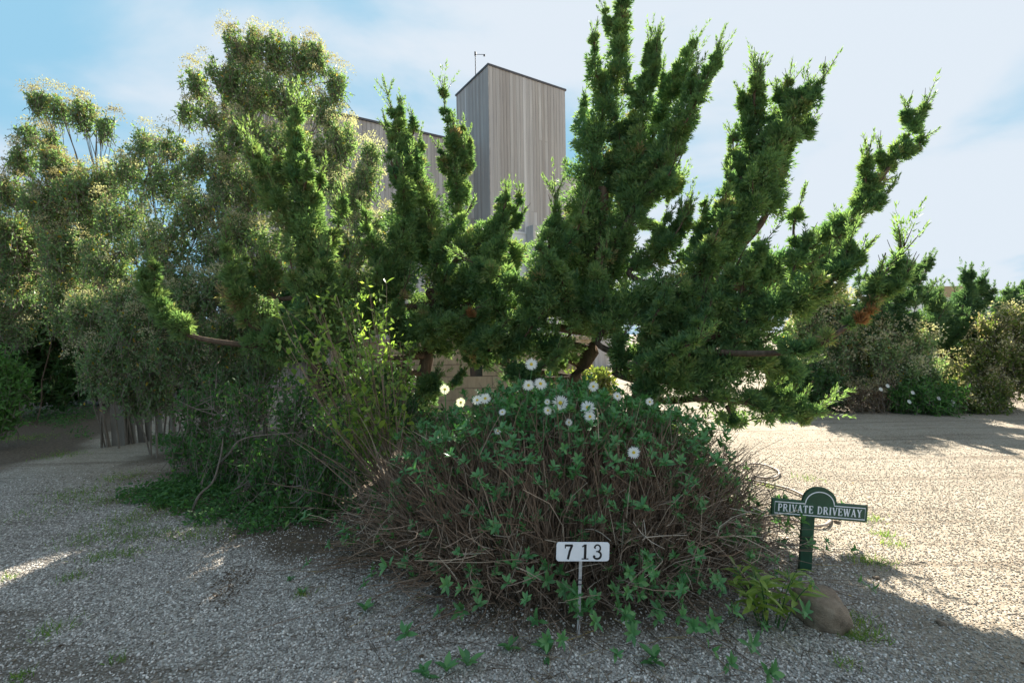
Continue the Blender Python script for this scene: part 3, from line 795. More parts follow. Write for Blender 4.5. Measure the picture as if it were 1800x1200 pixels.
# ------------------------------------------------------------------ bushes made of sprays
def bush(name, label, cat, base, blobs, leafmat, twigs=1.0, leaf=(0.052, 0.021), nleaf=14, seeds=20, seedsize=0.016, group=None,
         seed_tint=0.5, leaf_tint=0.45, twl=0.30, woodmat='twig', stems=1.0, fan=0.6, yellow=0.02, upb=0.2):
    """blobs: (px,py,Y,rx px,ry px[,seed fraction]) masses of foliage carried on stems from base (px,Y)"""
    b0 = at(base[0], HY, base[1]); g0 = np.array([b0[0], b0[1], gz(b0[0], b0[1])])
    root = thing(name, label, cat, tuple(g0), group)
    wood = Mesh(); lv = Mesh(); sd = Mesh(); trunkpts = None
    for bl in blobs:
        px, py, Y, rx, ry = bl[:5]; sf = bl[5] if len(bl) > 5 else 1.0
        c = at(px, py, Y); ax, az = rx * Y / F, ry * Y / F; ay = 0.85 * ax
        low = c - UPZ * az * 0.9
        n = int(twigs * 1500 * (ax * az + 0.06 * (ax + az)))
        n = max(14, n)
        q = runit(n) * (rng.uniform(0, 1, (n, 1)) ** 0.42)
        q = q * (1 + 0.22 * np.sin(5 * q[:, [0]] + 7 * q[:, [2]] + px))
        P = c + q * np.array([ax, ay, az])
        # small clusters: pull twigs towards cluster centres so the outline breaks up
        kc = max(3, n // 11); cc = P[rng.integers(0, n, kc)]
        near = cc[np.argmin(np.linalg.norm(P[:, None] - cc[None], axis=2), axis=1)]
        P = near + (P - near) * 0.66
        d = nrm((P - low) * np.array([1, 1, 1]) / max(ax, az) * fan + UPZ * 0.55 + rng.normal(0, 0.30, (n, 3)))
        tl = twl * rng.uniform(0.6, 1.3, n)
        S0 = P - d * tl[:, None]
        # stems from the base to the mass
        ns = 1 if (trunkpts is None or rng.uniform() < 0.30 * stems) else 0
        tgt = low + rng.normal(0, 0.2, (1, 3)) * np.array([ax, ay, az]) + UPZ * az * 0.7
        if ns:
            bs_ = g0 + rng.normal(0, 0.13, (ns, 3)) * np.array([1, 1, 0]) - UPZ * 0.04
            ctl = bs_ * 0.45 + tgt * 0.55 + (UPZ * 0.2 * np.linalg.norm(tgt - bs_, axis=1)[:, None]) - (tgt - bs_) * np.array([0.25, 0.25, 0]) + rng.normal(0, 0.12, (ns, 3))
        else:
            far_ = np.linalg.norm(trunkpts - tgt, axis=1) + 1.5 * np.maximum(0, trunkpts[:, 2] - tgt[0, 2] + 0.2)
            bs_ = trunkpts[[int(np.argmin(far_))]]
            ctl = bs_ * 0.5 + tgt * 0.5 + rng.normal(0, 0.08, (1, 3)) + UPZ * 0.08
        hh = np.linalg.norm(tgt - bs_, axis=1)[:, None]
        sp_ = bez(bs_, ctl, tgt, 11)
        trunkpts = sp_[0, 2:] if trunkpts is None else np.concatenate([trunkpts, sp_[0, 2:]])
        sp_[:, 1:-1] += rng.normal(0, 0.012, sp_[:, 1:-1].shape)
        wood.tubes(sp_ - g0, np.linspace(1, 0.35, 11)[None] * (0.005 + 0.0022 * np.minimum(hh, 5)), 5)
        # side branches to cluster centres and the twigs themselves
        tj = sp_[0, 11 - 1 - rng.integers(0, 4, kc)]
        wood.tubes(bez(tj, tj * 0.4 + cc * 0.6 - UPZ * 0.05, cc, 5) - g0, [[0.006, 0.005, 0.0045, 0.004, 0.003]], 4)
        wood.tubes(np.stack([S0, P], 1) - g0, [[0.0035, 0.0015]], 3)
        # leaves along twigs
        if nleaf:
            s = rng.uniform(0.1, 1.0, (n, nleaf))
            LP = S0[:, None] + d[:, None] * (s * tl[:, None])[..., None]
            LD = nrm(d[:, None] * 0.55 + rng.normal(0, 0.6, (n, nleaf, 3)))
            L = leaf[0] * rng.uniform(0.6, 1.35, (n, nleaf))
            tt = np.clip(leaf_tint + 0.18 * rng.normal(size=(n, nleaf)), 0, 0.9)
            tt = np.where(rng.uniform(size=(n, nleaf)) < yellow, rng.uniform(0.94, 1.0, (n, nleaf)), tt)
            lv.diamonds(LP.reshape(-1, 3) - g0, LD.reshape(-1, 3), L.ravel(), L.ravel() * leaf[1] / leaf[0], tt.ravel(), upb)
        k = int(seeds * sf)
        if k:
            # domed heads crowning each cluster of twigs, plus stray florets along the shoots
            kk = k * 6
            rh = rng.uniform(0.07, 0.15, (kc, 1)) * (seedsize / 0.016) ** 0.5
            hd = nrm((cc - low) / max(ax, az) * 0.5 + UPZ * 0.9)
            u_ = nrm(hd[:, None] * 0.75 + rng.normal(0, 0.62, (kc, kk, 3)))
            XP = cc[:, None] + hd[:, None] * 0.05 + u_ * (rh * rng.uniform(0.55, 1.1, (kc, kk)))[..., None]
            L = seedsize * rng.uniform(0.7, 1.5, kc * kk)
            tn = np.clip(np.repeat(seed_tint + 0.22 * rng.normal(size=kc), kk) + 0.12 * rng.normal(size=kc * kk), 0, 1)
            sd.tri_leaves(XP.reshape(-1, 3) - g0, nrm(u_ + rng.normal(0, 0.5, u_.shape)).reshape(-1, 3), L, L * 0.7, tn)
            j_ = rng.integers(0, n, n * 3)
            sd.tri_leaves(P[j_] + rng.normal(0, 0.035, (len(j_), 3)) - g0, nrm(d[j_] + rng.normal(0, 0.5, (len(j_), 3))), seedsize * rng.uniform(0.7, 1.5, len(j_)), seedsize * 0.8, np.clip(seed_tint + 0.2 * rng.normal(size=len(j_)), 0, 1))
    wood.build('stems', M[woodmat], root)
    if lv.n: lv.build('crown', M[leafmat], root)
    if sd.n:
        so_ = sd.build('seed_heads', M['seed'], root); so_['kind'] = 'stuff'
    return root

GS = 'groundsel bushes along the left'
bush('groundsel_bush', 'tallest groundsel bush, airy rounded top rising left of the grey wing', 'bush', (470, 6.6),
     [(430, 75, 6.6, 42, 40), (480, 85, 6.6, 40, 38), (525, 95, 6.7, 36, 36), (560, 95, 6.7, 26, 30), (590, 140, 6.7, 24, 30), (395, 125, 6.5, 38, 30),
      (345, 140, 6.5, 30, 22), (330, 190, 6.5, 24, 14), (375, 195, 6.5, 36, 22), (440, 150, 6.6, 56, 46), (510, 165, 6.6, 56, 46), (575, 190, 6.6, 26, 34),
      (430, 225, 6.5, 50, 34), (490, 250, 6.5, 60, 46), (560, 260, 6.5, 40, 40), (450, 320, 6.5, 70, 50), (395, 260, 6.5, 30, 26, 0.5)],
     'groundsel', 0.85, nleaf=12, seeds=15, group=GS, seed_tint=0.35)
bush('groundsel_bush', 'leftmost groundsel bush with separate brownish plumes against the blue sky', 'bush', (205, 7.0),
     [(72, 170, 6.6, 26, 20), (105, 182, 6.6, 18, 16), (150, 190, 6.6, 30, 22), (185, 215, 6.6, 18, 18), (50, 228, 6.6, 28, 14), (90, 235, 6.6, 20, 14),
      (40, 275, 6.6, 30, 22), (95, 280, 6.5, 34, 24), (20, 330, 6.5, 36, 28), (150, 330, 6.4, 46, 36), (85, 350, 6.4, 60, 44), (15, 400, 6.4, 40, 40), (120, 430, 6.3, 60, 50, 0.6), (30, 470, 6.6, 50, 40, .6), (120, 510, 6.4, 50, 40, .6)],
     'groundsel', 1.0, nleaf=12, seeds=15, group=GS, seed_tint=0.25, yellow=0.03)
bush('groundsel_bush', 'wide middle groundsel bush with tan seed heads between the tall and the leftmost one', 'bush', (290, 6.3),
     [(250, 245, 6.3, 34, 24), (300, 250, 6.3, 30, 24), (345, 275, 6.3, 36, 28), (385, 310, 6.3, 32, 34), (225, 290, 6.3, 34, 28), (285, 310, 6.2, 60, 44), (355, 360, 6.2, 60, 46),
      (150, 390, 6.6, 50, 46), (130, 300, 6.7, 40, 34, .6), (190, 310, 6.6, 36, 34), (60, 420, 6.8, 50, 50, .6), (400, 490, 6.0, 56, 46), (210, 520, 6.0, 50, 40), (120, 560, 6.4, 40, 30, .5),
      (210, 370, 6.2, 50, 46), (285, 410, 6.1, 66, 50), (385, 430, 6.1, 56, 50), (190, 450, 6.1, 56, 50), (470, 440, 6.2, 44, 50), (300, 480, 6.0, 60, 44), (430, 390, 6.3, 50, 50)],
     'groundsel', 0.72, nleaf=12, seeds=14, group=GS, seed_tint=0.5)
bush('groundsel_bush', 'low silvery groundsel bush drooping over the short picket fence', 'bush', (310, 7.5),
     [(150, 540, 6.0, 44, 40), (190, 610, 5.9, 46, 46), (240, 560, 5.8, 60, 50), (320, 520, 5.7, 56, 44), (385, 500, 5.7, 40, 36), (260, 640, 5.9, 46, 40), (310, 600, 5.7, 60, 50),
      (385, 580, 5.6, 56, 50), (215, 670, 6.0, 40, 24), (275, 690, 6.0, 30, 20), (450, 540, 5.7, 50, 50, 0.4), (460, 620, 5.6, 50, 44, 0.3), (350, 640, 5.8, 46, 40, .6), (400, 660, 5.6, 46, 36, .4), (170, 650, 6.1, 30, 26), (300, 560, 6.2, 60, 60, .5), (240, 700, 6.2, 30, 14)],
     'groundsel', 1.0, nleaf=13, seeds=12, group=GS, seed_tint=0.6, leaf_tint=0.4)
bush('groundsel_bush', 'cream tipped groundsel bush squeezed between the bright juniper and the grey wing', 'bush', (630, 6.4),
     [(600, 240, 6.5, 34, 34), (570, 300, 6.5, 40, 40), (650, 265, 6.4, 24, 24), (640, 310, 6.3, 34, 30), (615, 350, 6.3, 40, 40), (650, 390, 6.2, 36, 34), (660, 430, 6.1, 30, 26), (610, 430, 6.2, 46, 46), (630, 490, 6.1, 44, 40, .5), (590, 500, 6.0, 40, 40, .4)],
     'groundsel', 1.0, nleaf=12, seeds=17, group=GS, seed_tint=0.8, leaf_tint=0.6)

# dark trees beyond the path on the left
bush('shade_tree', 'dark broadleaf tree overhanging the shaded path at the left edge', 'tree', (40, 9.0),
     [(-20, 470, 9.0, 70, 60), (60, 440, 9.2, 70, 50), (120, 480, 9.2, 60, 50), (40, 540, 9.0, 80, 50), (-40, 600, 8.8, 60, 60), (30, 620, 9.4, 80, 50), (110, 580, 9.6, 60, 50), (90, 660, 9.8, 60, 40), (-30, 680, 9.0, 60, 40)],
     'broad', 0.33, leaf=(0.135, 0.065), nleaf=12, seeds=0, leaf_tint=0.2, twl=0.4, woodmat='bark', stems=0.5)
bush('shade_tree', 'deep green tree closing the far end of the shaded path', 'tree', (170, 11.5),
     [(130, 560, 11.5, 60, 60), (190, 520, 11.5, 60, 60), (170, 620, 11.5, 60, 50), (240, 600, 11.8, 60, 60), (120, 650, 11.5, 50, 40), (200, 665, 11.8, 50, 30), (290, 560, 12, 70, 70), (320, 640, 12, 70, 40)],
     'broad', 0.20, leaf=(0.18, 0.09), nleaf=12, seeds=0, leaf_tint=0.2, twl=0.5, woodmat='bark', stems=0.5)
bush('path_shrub', 'low leafy shrub at the left edge beside the shaded path', 'bush', (-15, 6.9),
     [(-10, 640, 6.9, 40, 34), (20, 680, 6.9, 34, 34), (-10, 720, 6.8, 40, 34), (25, 660, 7.0, 26, 24)],
     'cover', 0.8, leaf=(0.08, 0.03), nleaf=11, seeds=0, leaf_tint=0.5, twl=0.3)
bush('groundsel_bush', 'overhanging grey brown groundsel branch at the left edge above the path', 'bush', (-30, 7.6),
     [(0, 500, 7.4, 44, 26), (40, 520, 7.4, 30, 22), (25, 570, 7.4, 40, 26), (-20, 545, 7.4, 40, 40)],
     'groundsel', 0.8, nleaf=11, seeds=16, group=GS, seed_tint=0.3)

# undergrowth at the foot of the left junipers
bush('undergrowth_bush', 'tangled dark undergrowth with bare twigs left of the leafy young shrub', 'bush', (470, 4.9),
     [(360, 700, 5.0, 60, 50), (440, 690, 4.8, 60, 50), (520, 700, 4.6, 60, 55), (590, 720, 4.4, 50, 60), (400, 770, 4.8, 70, 50), (480, 790, 4.5, 70, 50), (560, 810, 4.2, 60, 55), (620, 800, 4.0, 40, 50), (330, 770, 5.1, 50, 44), (520, 860, 4.0, 60, 34), (440, 850, 4.3, 60, 34)],
     'cover', 0.50, leaf=(0.050, 0.024), nleaf=9, seeds=0, leaf_tint=0.15, twl=0.36, stems=2.6, woodmat='twig')
bush('undergrowth_bush', 'dark low shrub filling the shade behind the daisies under the junipers', 'bush', (800, 5.0),
     [(700, 720, 4.9, 50, 46), (760, 745, 4.7, 50, 34), (850, 735, 4.6, 50, 30), (900, 715, 4.9, 40, 40), (950, 730, 4.7, 44, 36), (1090, 760, 4.4, 60, 36), (1180, 765, 4.3, 60, 32), (660, 680, 5.0, 36, 40), (620, 640, 5.4, 40, 40), (700, 660, 5.9, 36, 36), (580, 660, 5.6, 40, 40), (740, 740, 5.0, 40, 30)],
     'broad', 0.8, leaf=(0.05, 0.022), nleaf=13, seeds=0, leaf_tint=0.25, twl=0.25)
bush('sunlit_bush', 'sunlit yellow green bush glimpsed through the gap under the tallest juniper', 'bush', (1045, 8.6),
     [(1020, 660, 8.6, 36, 24), (1060, 665, 8.4, 34, 22), (1040, 690, 8.4, 44, 20), (1000, 690, 8.6, 30, 20)],
     'gold', 0.7, leaf=(0.07, 0.035), nleaf=10, seeds=0, leaf_tint=0.3)

# hedge shrubs across the driveway
HG = 'shrubs in the far hedge'
bush('hedge_shrub', 'silvery hedge shrub between the spreading juniper and the forked hedge juniper', 'bush', (1455, 9.4),
     [(1430, 520, 9.4, 36, 34), (1470, 530, 9.4, 36, 34), (1420, 570, 9.4, 40, 36), (1475, 590, 9.3, 40, 36), (1440, 640, 9.3, 50, 36), (1500, 640, 9.4, 40, 36), (1540, 640, 9.8, 40, 40), (1500, 590, 9.6, 36, 36)],
     'groundsel', 0.8, leaf=(0.075, 0.032), nleaf=12, seeds=8, seedsize=0.03, group=HG, seed_tint=0.6, twl=0.55, fan=0.9)
bush('hedge_shrub', 'grey leaved hedge shrub below the forked juniper', 'bush', (1590, 9.0),
     [(1555, 600, 8.9, 36, 34), (1600, 600, 8.9, 36, 34), (1580, 640, 8.9, 44, 34), (1625, 640, 9.0, 36, 34), (1660, 660, 9.4, 40, 34), (1690, 640, 9.9, 40, 40)],
     'groundsel', 0.8, leaf=(0.075, 0.032), nleaf=12, seeds=10, seedsize=0.03, group=HG, seed_tint=0.7, leaf_tint=0.7, twl=0.55, fan=0.9)
bush('hedge_shrub', 'large yellowing hedge shrub at the right edge', 'bush', (1760, 8.9),
     [(1745, 570, 8.9, 34, 26), (1785, 560, 8.9, 36, 28), (1820, 590, 8.9, 40, 40), (1740, 620, 8.8, 46, 36), (1790, 630, 8.7, 50, 40), (1720, 670, 8.7, 46, 34), (1748, 676, 8.6, 40, 26), (1690, 700, 8.6, 34, 18), (1730, 705, 8.5, 34, 16), (1840, 620, 8.9, 44, 30)],
     'gold', 0.62, leaf=(0.065, 0.034), nleaf=13, seeds=4, seedsize=0.03, group=HG, leaf_tint=0.12, seed_tint=0.4, twl=0.55, fan=0.9)
bush('hedge_shrub', 'dark low hedge shrub at the left end beside the gravel', 'bush', (1410, 9.0),
     [(1380, 660, 9.0, 36, 30), (1420, 665, 8.9, 40, 34), (1460, 680, 8.9, 36, 26), (1390, 690, 8.9, 40, 18), (1440, 695, 8.8, 40, 14)],
     'broad', 0.8, leaf=(0.075, 0.035), nleaf=13, seeds=0, leaf_tint=0.15, group=HG)
bush('hedge_shrub', 'brown twiggy low hedge shrub in the middle of the bed', 'bush', (1520, 8.7),
     [(1500, 690, 8.7, 34, 22), (1535, 690, 8.7, 36, 24), (1560, 680, 8.8, 34, 26)],
     'litter', 0.7, leaf=(0.05, 0.014), nleaf=9, seeds=6, seedsize=0.02, group=HG, leaf_tint=0.5, stems=3)
dsh = bush('hedge_shrub', 'low hedge shrub with a few white flowers near the right end', 'bush', (1625, 8.5),
     [(1590, 695, 8.6, 34, 26), (1630, 690, 8.5, 36, 30), (1665, 690, 8.5, 34, 28), (1650, 710, 8.4, 34, 14), (1600, 665, 8.8, 34, 24)],
     'cover', 0.75, leaf=(0.07, 0.026), nleaf=12, seeds=0, group=HG, leaf_tint=0.4)
for (bx_, by_, w_) in ((-70, 55, 8), (60, 46, 9)): pass
# distant tree line all round the far ground
for k, (px, Y, hpx, wpx, lab) in enumerate([
        (1450, 26, 60, 90, 'far tree clump low behind the silvery hedge shrub'), (1640, 30, 46, 90, 'far tree clump low in front of the distant tan roofed house'),
        (1840, 24, 60, 90, 'far tree clump running out of frame at the right edge'), (1180, 27, 70, 120, 'far tree clump hidden low behind the spreading juniper'),
        (480, 15, 150, 130, 'shady thicket behind the bright juniper'), (640, 14, 110, 90, 'shady thicket behind the leafy young shrub'), (-80, 14, 190, 130, 'shady thicket beyond the left edge of the path')]):
    bl = []
    for j in range(7):
        bl.append((px + random.uniform(-1, 1) * wpx, HY + 10 - random.uniform(0.05, 0.9) * hpx, Y + random.uniform(-1, 1), wpx * 0.42, hpx * 0.34))
    bush('distant_trees' if k < 4 else 'thicket', lab, 'trees', (px, Y), bl, 'broad', 0.055 if k < 4 else 0.10, leaf=(0.26, 0.13) if k < 4 else (0.22, 0.10), nleaf=12, seeds=0, leaf_tint=0.45 if k < 4 else 0.2, twl=0.6, woodmat='bark', stems=0.4)

# ------------------------------------------------------------------ short picket fence by the path
fb = on_ground(212, 782)
fence = thing('picket_fence', 'short leaning grey picket fence half hidden under the drooping groundsel', 'fence', tuple(fb))
fd = nrm(np.array([[0.62, 0.785, 0]]))[0]
def plank(name, s, w, h, lean, parent, side=0.0):
    b = Mesh(); b.box((0, 0, h / 2), (w / 2, 0.011 if name == 'picket' else 0.045, h / 2))
    p = fd * s + np.array([0.0, side, 0])
    zz_ = gz(fb[0] + p[0], fb[1] + p[1]) - fb[2]
    return b.build(name, M['fence'], parent, loc=(p[0], p[1], zz_ - 0.03), rot=(0, lean, 0.15))
plank('post', 0.0, 0.17, 1.05, -0.03, fence)
for k, s in enumerate((0.17, 0.27, 0.36, 0.50, 0.68, 0.92, 1.10, 1.32, 1.55, 1.80)):
    plank('picket', s, 0.075, 0.98 + random.uniform(-0.04, 0.04), -0.04 - 0.05 * random.random(), fence, -0.03)
plank('post', 2.0, 0.10, 1.05, 0.0, fence)
b = Mesh(); b.tubes(np.array([[fd * 0 + UPZ * 0.8 + np.array([0, .02, 0]), fd * 2.0 + UPZ * 0.82 + np.array([0, .02, 0])]]), 0.028, 4, cap=True)
b.build('rail', M['fence'], fence)

# ------------------------------------------------------------------ leafy young shrub (each larger leaf is a part)
def leaf_shape(L, Wd, fold=0.18, curl=0.12, k=4):
    """curved pointed leaf lying along +Y, midrib folded"""
    m_ = Mesh(); V = []; f = []
    for i in range(k + 1):
        s = i / k; w = Wd / 2 * math.sin(math.pi * min(0.97, s * 0.9 + 0.06)) ** 0.8
        if i == k: w = 0.0008
        y = L * s; z = -curl * L * s * s
        V += [(-w, y, z + fold * w), (0, y, z), (w, y, z + fold * w)]
    for i in range(k):
        a = 3 * i
        f += [[a, a + 1, a + 4, a + 3], [a + 1, a + 2, a + 5, a + 4]]
    m_.add(V, f); return m_
def dir_rot(d, roll):
    q = Vector(d).to_track_quat('Y', 'Z')
    return (q.to_matrix() @ Matrix.Rotation(roll, 3, 'Y')).to_euler()
yb = at(690, HY, 3.75); yb = np.array([yb[0], yb[1], gz(yb[0], yb[1])])
ys = thing('young_shrub', 'leafy yellow green young shrub with bare reddish twigs left of the daisies', 'bush', tuple(yb))
leaf_vars = []
for k in range(5):
    mm = leaf_shape(0.062, 0.030, 0.25, random.uniform(0.05, 0.25))
    leaf_vars.append(raw_mesh('leaf', np.concatenate(mm.V), np.concatenate(mm.f), np.concatenate(mm.t), np.full(8, [0.25, 0.5, 0.65, 0.8, 1.0][k]), True, [M['young']]))
wood = Mesh(); nl = 0; rest = Mesh()
tips = [(505, 545), (520, 590), (535, 520), (560, 540), (585, 515), (600, 560), (630, 530), (650, 520), (675, 535), (665, 560), (640, 580), (700, 600), (720, 615), (690, 640), (560, 600), (530, 640),
        (545, 680), (600, 610), (620, 640), (660, 610), (580, 650), (610, 680), (640, 660), (510, 610), (570, 570), (615, 545), (680, 575), (650, 690), (600, 720), (560, 720)]
for (px, py) in tips:
    Y = random.uniform(3.45, 4.05); tip = at(px + random.uniform(-6, 6), py, Y)
    b0_ = yb + np.array([random.uniform(-0.12, 0.12), random.uniform(-0.12, 0.12), 0])
    fork = b0_ * 0.42 + tip * 0.58 + np.array([random.uniform(-0.03, 0.08), 0, -0.05])
    pth = catmull([b0_, b0_ * 0.7 + fork * 0.3 + np.array([0.05, 0, 0.03]), fork, tip], 12)
    wood.tubes(pth[None] - yb, np.linspace(0.006, 0.002, 12)[None], 5, rng.uniform(0.2, 0.9))
    for sidek in range(3):
        j = random.randint(5, 9); e = pth[j] + (tip - fork) * random.uniform(0.3, 0.7) + rng.normal(0, 0.09, 3)
        sp = catmull([pth[j], (pth[j] + e) / 2 + rng.normal(0, 0.02, 3), e], 6)
        wood.tubes(sp[None] - yb, np.linspace(0.004, 0.0015, 6)[None], 4, rng.uniform(0.2, 0.9))
        for q in (sp[3], sp[4], sp[5], sp[5]):
            if nl < 290:
                dd = nrm((e - pth[j])[None] * 2 + rng.normal(0, 1.0, (1, 3)) + np.array([[0, 0, 0.25]]))[0]
                sc = random.uniform(0.75, 1.45)
                link('leaf', random.choice(leaf_vars), ys, tuple(q - yb), dir_rot(dd, random.uniform(-0.9, 0.9)), (sc, sc, sc)); nl += 1
            else:
                rest.diamonds(q[None] - yb + rng.normal(0, .02, (3, 3)), nrm(rng.normal(size=(3, 3)) + UPZ * 0.4), np.full(3, 0.05), np.full(3, 0.024), rng.uniform(0.1, 0.9, 3))
    n_ = 42
    q = pth[rng.integers(7, 12, n_)] + rng.normal(0, 0.055, (n_, 3))
    rest.diamonds(q - yb, nrm(rng.normal(size=(n_, 3)) + UPZ * 0.5), rng.uniform(0.032, 0.06, n_), rng.uniform(0.016, 0.03, n_), rng.uniform(0, 0.95, n_), 0.35)
# bare twigs fanning out low
n_ = 32
e = np.stack([yb[0] + rng.normal(-0.28, 0.30, n_), yb[1] + rng.normal(-0.05, 0.25, n_), rng.uniform(0.45, 1.15, n_)], 1)
s0 = yb + rng.normal(0, 0.1, (n_, 3)) * np.array([1, 1, 0.0]); s0[:, 2] += 0.02
wood.tubes(bez(s0, s0 * 0.5 + e * 0.5 + np.array([0.08, 0, 0.1]), e, 7) - yb, np.linspace(0.006, 0.0015, 7)[None], 4, rng.uniform(0.3, 1.0, n_))
wood.build('stems', M['stem'], ys)
ro_ = rest.build('small_leaves', M['young'], ys); ro_['kind'] = 'stuff'

# ------------------------------------------------------------------ daisy shrub in the foreground
dc = np.array([0.34, 3.62, 0.0]); dc[2] = gz(dc[0], dc[1])
RX, RY = 1.34, 1.24
dz = thing('daisy_shrub', 'wide mound of brown stems topped with white daisies behind the house number', 'bush', tuple(dc))
st = Mesh(); SGX = at(1022, HY, 2.36)[0] - dc[0]
def mound(n, rmax=1.0, rmin=0.0):
    r = np.sqrt(rng.uniform(rmin ** 2, rmax ** 2, n)); th = rng.uniform(0, 2 * math.pi, n)
    return r, th
def stem_batch(n, rmin, rmax, hscale, leanscale, rad, k=5, droop=0.0):
    r, th = mound(n, rmax, rmin)
    o2 = np.stack([np.cos(th), np.sin(th), np.zeros(n)], 1)
    basep = o2 * (r * 0.84)[:, None] * np.array([RX, RY, 0])
    out_ = nrm(o2 * np.array([RX, RY, 0]))
    h = hscale * (0.92 - 0.42 * r ** 2.2) * rng.uniform(0.72, 1.08, n)
    lean = leanscale * (0.02 + 0.24 * r ** 1.5) * rng.uniform(0.2, 1.6, n)
    tip = basep + out_ * lean[:, None] + UPZ * (h * (1 - droop * r))[:, None] + rng.normal(0, 0.12, (n, 3)) * np.array([1, 1, 0.4])
    basep[:, 2] = ground_h(basep[:, 0] + dc[0], basep[:, 1] + dc[1]) - dc[2] - 0.01
    ctl = basep * 0.6 + tip * 0.4 + UPZ * (h * 0.38)[:, None] - out_ * (lean * 0.12)[:, None] + rng.normal(0, 0.10, (n, 3)) * np.array([1, 1, 0.5])
    tip[:, 2] = np.maximum(tip[:, 2], 0.03)
    p = bez(basep, ctl, tip, k)
    ok = ~((p[:, 2:, 1].min(1) < 2.46 - dc[1]) & (np.abs(p[:, 2:, 0] - SGX).min(1) < 0.15) & (p[:, :, 2].max(1) > 0.2))
    p, tip = p[ok], tip[ok]; n = len(p)
    st.tubes(p, np.linspace(1, 0.45, k)[None] * rng.uniform(0.6, 1.2, (n, 1)) * rad, 3, np.clip(rng.normal(0.45, 0.22, n), 0, 1))
    return tip, nrm(p[:, -1] - p[:, -2]), p
t1, d1, p1 = stem_batch(3900, 0.0, 1.0, 1.0, 0.8, 0.0035)
t2, d2, p2 = stem_batch(2400, 0.55, 1.05, 0.72, 1.0, 0.0031, droop=0.25)
t3, d3, p3 = stem_batch(1300, 0.75, 1.1, 0.42, 1.3, 0.0032, droop=0.6)
# loose dead stems lying every which way in the skirt of the mound
n_ = 1500
r, th = mound(n_, 1.12, 0.7)
c_ = np.stack([np.cos(th) * r * RX, np.sin(th) * r * RY, rng.uniform(0.02, 0.34, n_)], 1)
dv = nrm(np.stack([rng.normal(size=n_), rng.normal(size=n_), rng.normal(0, 0.45, n_)], 1)); L = rng.uniform(0.06, 0.22, (n_, 1))
c_ = c_[~((c_[:, 1] < 2.5 - dc[1]) & (np.abs(c_[:, 0] - SGX) < 0.3))]; n_ = len(c_); dv = dv[:n_]; L = L[:n_]
e_ = c_ + dv * L; e_[:, 2] = np.maximum(e_[:, 2], 0.01)
st.tubes(bez(c_ - dv * L * 0.4 + UPZ * 0.01, c_ + rng.normal(0, 0.04, (n_, 3)), e_, 4), [[0.0022, 0.0028, 0.0024, 0.0014]], 3, np.clip(rng.normal(0.65, 0.25, n_), 0, 1))
# side twigs criss-crossing
allp = np.concatenate([p1, p2, p3]); n_ = 4200
q = rng.integers(0, len(allp), n_); j = rng.integers(1, 4, n_); a_ = allp[q, j]
e = a_ + nrm(allp[q, 4] - allp[q, 2]) * rng.uniform(0.05, 0.20, (n_, 1)) + rng.normal(0, 0.07, (n_, 3))
e[:, 2] = np.maximum(e[:, 2], 0.015)
ok = ~((e[:, 1] < 2.5 - dc[1]) & (np.abs(e[:, 0] - SGX) < 0.2) & (e[:, 2] > 0.15)); a_, e = a_[ok], e[ok]; n_ = len(e)
st.tubes(bez(a_, (a_ + e) / 2 + UPZ * 0.02, e, 3), np.array([[0.0024, 0.002, 0.0012]]), 3, np.clip(rng.normal(0.55, 0.25, n_), 0, 1))
so_ = st.build('stems', M['stem'], dz); so_['kind'] = 'stuff'
# rosettes of fleshy leaves at stem tips
def rosette(nleaf, L, Wd, seed):
    r = random.Random(seed); m_ = Mesh(); yl = r.random() < 0.12
    for i in range(nleaf):
        lf = leaf_shape(L * r.uniform(0.7, 1.15), Wd * r.uniform(0.8, 1.15), 0.3, r.uniform(0.0, 0.35), 3)
        V = np.concatenate(lf.V); f = lf.f[0].reshape(-1, 4)
        az = i * 2.399 + r.uniform(-0.3, 0.3); el = r.uniform(0.1, 1.0)
        rot = np.array(Matrix.Rotation(az, 3, 'Z') @ Matrix.Rotation(el, 3, 'X'))
        m_.add(V @ rot.T + np.array([0, 0, r.uniform(-0.025, 0.01)]), f, 0.98 if (yl and i == 0) else r.uniform(0.1, 0.85))
    return m_
ros = [rosette(7 + k % 3, 0.050, 0.020, k) for k in range(6)]
ros_me = [r_.mesh('leaf_rosette', M['daisyleaf'], True) for r_ in ros]
tips_ = np.concatenate([t1, t2, t3]); dirs_ = np.concatenate([d1, d2, d3])
score = rng.uniform(size=len(tips_))
front = tips_[:, 1] < 0.25
topz = tips_[:, 2] > 0.62
prob = np.where(topz, 0.34, np.where(front, 0.20, 0.08))
lowp = tips_[:, 2] < 0.22
prob = np.where(lowp & (tips_[:, 0] > -0.2) & front, 0.42, prob)
pick = np.where(score < prob)[0]
sgx = at(1022, HY, 2.36)[0] - dc[0]      # keep the number plate readable
pick = pick[~((tips_[pick, 1] < 2.50 - dc[1]) & (np.abs(tips_[pick, 0] - sgx) < 0.17) & (tips_[pick, 2] > 0.12))]
